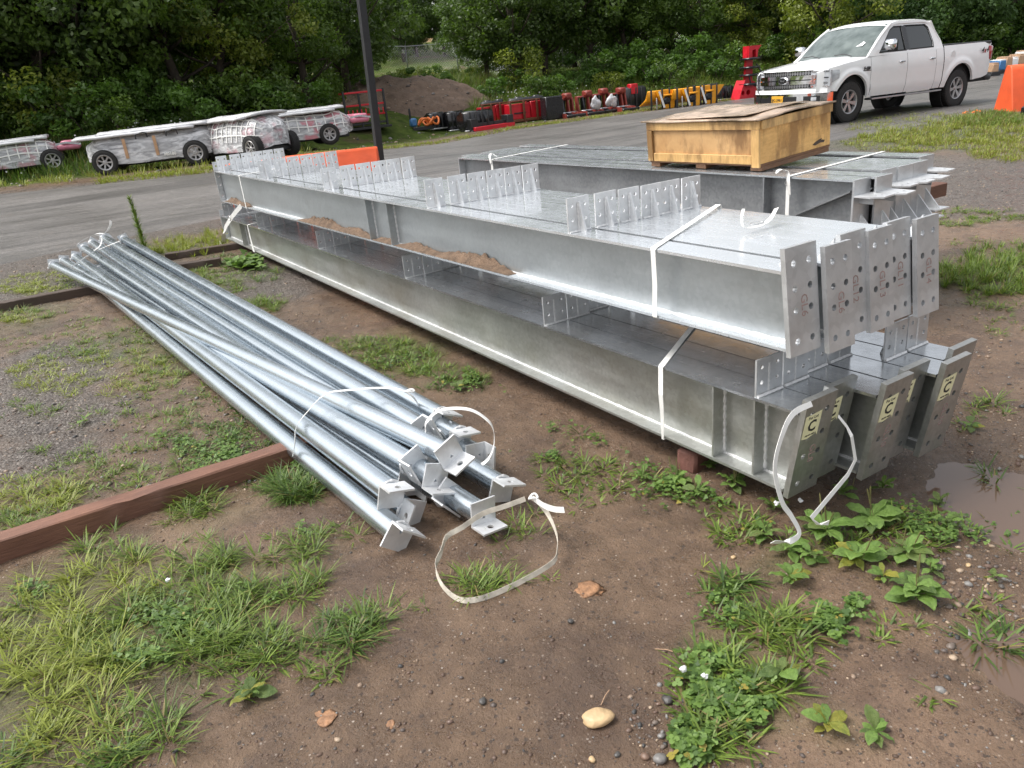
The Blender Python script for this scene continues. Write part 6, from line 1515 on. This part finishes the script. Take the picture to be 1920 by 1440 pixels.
for a in [(1630, 985, .13, 9, 'tall light green broadleaf weed with upright leaves right of the hanging strap', 2), (1545, 1010, .13, 10, 'broadleaf weed growing round the lower end of the hanging strap', 3, .1), (1605, 1055, .13, 8, 'broadleaf weed with yellow and orange leaves in the middle of the weed patch', 1, .35), (1700, 1045, .11, 9, 'broadleaf weed at the right end of the weed patch', 2), (1715, 1125, .12, 13, 'large flat rosette with ragged outer leaves below the weed patch', 3, .05),
          (1480, 1040, .09, 7, 'small broadleaf weed left of the strap end', 1), (1480, 1095, .085, 8, 'flat rosette with pale leaves below the strap end', 0, .15), (1435, 1010, .08, 6, 'low broadleaf weed at the left of the weed patch', 1), (1655, 1090, .07, 6, 'small weed between the two big rosettes', 0, .5), (475, 1310, .085, 8, 'lone rosette weed at the lower edge of the left grass', 0, .1), (1640, 1385, .075, 6, 'lone weed in bare mud near the bottom right', 0, .1), (1465, 1270, .10, 6, 'broadleaf weed in the lower clover patch', 1, .1),
          (1550, 1370, .08, 6, 'yellowing flat weed right of the lower clover patch', 0, .6), (1375, 915, .10, 9, 'broadleaf weed with brown seed spikes under the beam end', 6, .05), (1270, 905, .09, 8, 'broadleaf weed with seed spikes left of the beam end', 4, .05), (1330, 880, .07, 7, 'small weed under the lower beam by the brick', 2), (1450, 960, .08, 7, 'weed close to the left side of the hanging strap', 1), (1580, 930, .08, 7, 'weed in the shade between the beam end plates', 1),
          (1655, 920, .08, 6, 'weed under the jutting third end plate', 0), (1780, 985, .06, 6, 'small weed by the muddy water at the right', 0), (1820, 805, .07, 6, 'rosette weed beside the fifth end plate', 0), (1035, 808, .045, 9, 'tiny star-shaped rosette in bare mud between pipes and beams', 0, 0, .6), (160, 795, .07, 5, 'small weed in the gravel left of the pipes', 0), (440, 850, .07, 8, 'weed in the clover beside the big timber', 1), (860, 735, .07, 8, 'broadleaf weed at the edge of the clover by the pipe strap', 0), (470, 500, .10, 8, 'leafy weed beside the short timber stub', 0), (1860, 1090, .05, 5, 'sparse weed in the wet mud at the right edge', 0), (1205, 900, .07, 7, 'leafy weed at the left end of the weeds under the lower beam', 2), (1310, 930, .075, 8, 'weed with two spikes below the first beam stiffener', 2), (1410, 895, .07, 7, 'weed in the shade right below the first end plate', 3), (1520, 1050, .07, 8, 'small dense weed below the strap end', 1), (1760, 950, .06, 6, 'weed right of the third end plate near the water', 1), (1745, 1075, .06, 7, 'small weed at the lower right of the weed patch', 1)]: plantain(*a)
# tall feathery weed
p = G(276, 480); tpz = .62; r = empty('tall_weed', p, 'single tall narrow feathery green weed at the roadside behind the pipes', 'weed')
m = MB(); m.tube([(0, 0, -.02), (-.01, 0, .4), (-.02, 0, .72)], [.006, .005, .003], 5); m.build('stem', M['plant'], r, org=False)
bw = Blades(); 
for k in range(60):
    z = .03+.70*k/60; bw.tuft((0-.02*z, 0, z), 9, .003, .13*(1-.7*z), (.5, 1.1), .010, GA, GB, gg, .3, 0)
V = np.concatenate(bw.V); n = len(V); idx = np.arange(n*7).reshape(n, 7); C = np.repeat(np.concatenate(bw.C), 7, 0); C = np.concatenate([C, np.ones((len(C), 1))], 1)
np_mesh('foliage', V.reshape(-1, 3), [np.concatenate([idx[:, [0, 1, 3, 2]], idx[:, [2, 3, 5, 4]]]), idx[:, [4, 5, 6]]], M['blade'], {'col': C}, parent=r)

# ------------------------------------------------------------------ stones near
def nstone(u, v, r_, label, sq=(1, .75, .5), mat='rock', name='stone', sink=.3, rz=0, seed=0, rough=.25, n=3):
    p = G(u, v); me = rockmesh(r_, seed+int(u), sq, n, rough); o = bpy.data.objects.new(name, me); me.materials.append(M[mat]); COL.objects.link(o)
    for q in me.polygons: q.use_smooth = True
    o.location = p+Vector((0, 0, r_*sq[2]*(1-sink))); o.rotation_euler = (0, 0, rz); return tag(o, label, 'stone')
M['st1'] = simple('dark_slate_stone', (.07, .065, .06), .45, 0, .4, 20, .003, 60); M['st2'] = simple('brown_stone', (.16, .10, .07), .45, 0, .4, 20, .003, 60); M['st3'] = simple('grey_stone', (.17, .16, .15), .4, 0, .3, 20, .003, 60); M['ochre'] = simple('ochre_clay', (.27, .14, .07), .6, 0, .6, 40, .006, 90)
nstone(1122, 1352, .043, 'large tan oval stone lying alone on the mud in the foreground', (1, .72, .42), 'rock', rz=-.45, rough=.12)
for k, (u, v, r_, mt, lab) in enumerate([(1238, 1428, .020, 'st3', 'grey stone at the bottom edge beside the clover'), (1252, 1318, .018, 'st1', 'dark flat stone above the clover patch stones'), (1235, 1325, .007, 'st2', 'small round reddish stone next to the dark flat one'), (1262, 1415, .014, 'st2', 'rust brown stone touching the lower clover'), (1210, 1422, .013, 'st2', 'brown stone at the bottom edge left of the grey one'), (1158, 1418, .010, 'st1', 'small dark stone near the bottom edge'), (1110, 1428, .010, 'rock', 'small pale stone near the bottom edge'), (1240, 1382, .010, 'st3', 'bluish pebble between the clover and the tan stone'), (906, 1320, .013, 'st1', 'black angular stone in the middle of the foreground mud'), (1850, 1125, .013, 'st2', 'reddish stone in the grass tuft at the right'), (1815, 1062, .010, 'rock', 'small tan stone in the gravelly mud at the right'), (1070, 1170, .012, 'st1', 'dark stone half sunk below the ochre patch'), (1375, 1047, .010, 'rock', 'tan pebble left of the weed patch')]):
    nstone(u, v, r_, lab, (1, .8, .55), mt, seed=k, rz=k*1.3, n=2)
for k, (u, v, r_, lab) in enumerate([(1098, 1112, .048, 'flat ochre clay patch showing in the mud right of the loose strap'), (735, 1362, .014, 'small ochre clay patch in the foreground mud'), (610, 1345, .03, 'pale ochre clay streak at the lower left of the mud')]):
    o = nstone(u, v, r_, lab, (1, .8, .06), 'ochre', 'clay_patch', .85, k, rough=.7)
pts = []
def scat(u0, u1, v0, v1, n, rs, pr):
    for k in range(n):
        u, v = gg.uniform(u0, u1), gg.uniform(v0, v1); p = G(u, v)
        if inside_solid(p.x, p.y): continue
        r_ = float(gg.choice(rs, p=pr))*gg.uniform(.7, 1.3); pts.append((p.x, p.y, p.z+r_*.1, r_, SC[gg.integers(8)]))
scat(0, 1920, 760, 1440, 2600, [.0018, .003, .005, .009], [.5, .3, .16, .04]); scat(0, 500, 560, 920, 1700, [.004, .006, .010, .016], [.4, .35, .2, .05]); scat(420, 760, 480, 640, 600, [.004, .007, .012], [.5, .35, .15]); scat(1180, 1340, 1290, 1440, 160, [.003, .005, .008], [.5, .3, .2]); scat(1750, 1920, 560, 1300, 900, [.003, .005, .009, .013], [.45, .3, .18, .07]); scat(0, 300, 480, 560, 500, [.006, .01, .016], [.5, .35, .15]); scat(1500, 1920, 300, 420, 700, [.006, .01, .015], [.6, .3, .1])
for k in range(2600):
    u, v = gg.uniform(0, 1920), gg.uniform(760, 1440); p = G(u, v)
    if inside_solid(p.x, p.y): continue
    r_ = float(gg.choice([.003, .005, .009], p=[.55, .35, .1]))*gg.uniform(.7, 1.3); c_ = gg.uniform(.7, 1.25); pts.append((p.x, p.y, p.z, r_, (.10*c_, .062*c_, .043*c_)))
stone_batch(pts, 'gravel', 'pebbles and gravel strewn over the mud', 'gravel')
# orange litter, twigs
for k, (u, v, a, L, lab) in enumerate([(1135, 1312, .5, .06, 'thin pale straw lying above the tan stone'), (1250, 1225, 2.2, .07, 'dry brown weed stalk in the mud left of the clover'), (1480, 1200, .2, .05, 'dry reddish stalk among the grass')]):
    p = G(u, v); m = MB(); m.tube([p+Vector((-L/2*math.cos(a), -L/2*math.sin(a), .004)), p+Vector((0, 0, .01)), p+Vector((L/2*math.cos(a), L/2*math.sin(a), .004))], .0012, 5); tag(m.build('straw', M['card']), lab, 'twig')

# labels that still coincide are told apart by their order from the left
from collections import defaultdict
dd = defaultdict(list)
for o in COL.objects:
    if o.parent is None and 'label' in o: dd[o['label']].append(o)
ORD = ['leftmost', 'second from the left', 'third from the left', 'fourth from the left', 'fifth from the left', 'sixth from the left', 'seventh from the left', 'eighth from the left']
for lab, L in dd.items():
    if len(L) > 1:
        def uu_(o):
            c = RW.T @ (np.array(o.location[:])-np.array([0, 0, CH])); return c[0]/max(c[2], .1)
        L.sort(key=uu_)
        for k, o in enumerate(L): o['label'] = lab+', '+ORD[min(k, 7)]
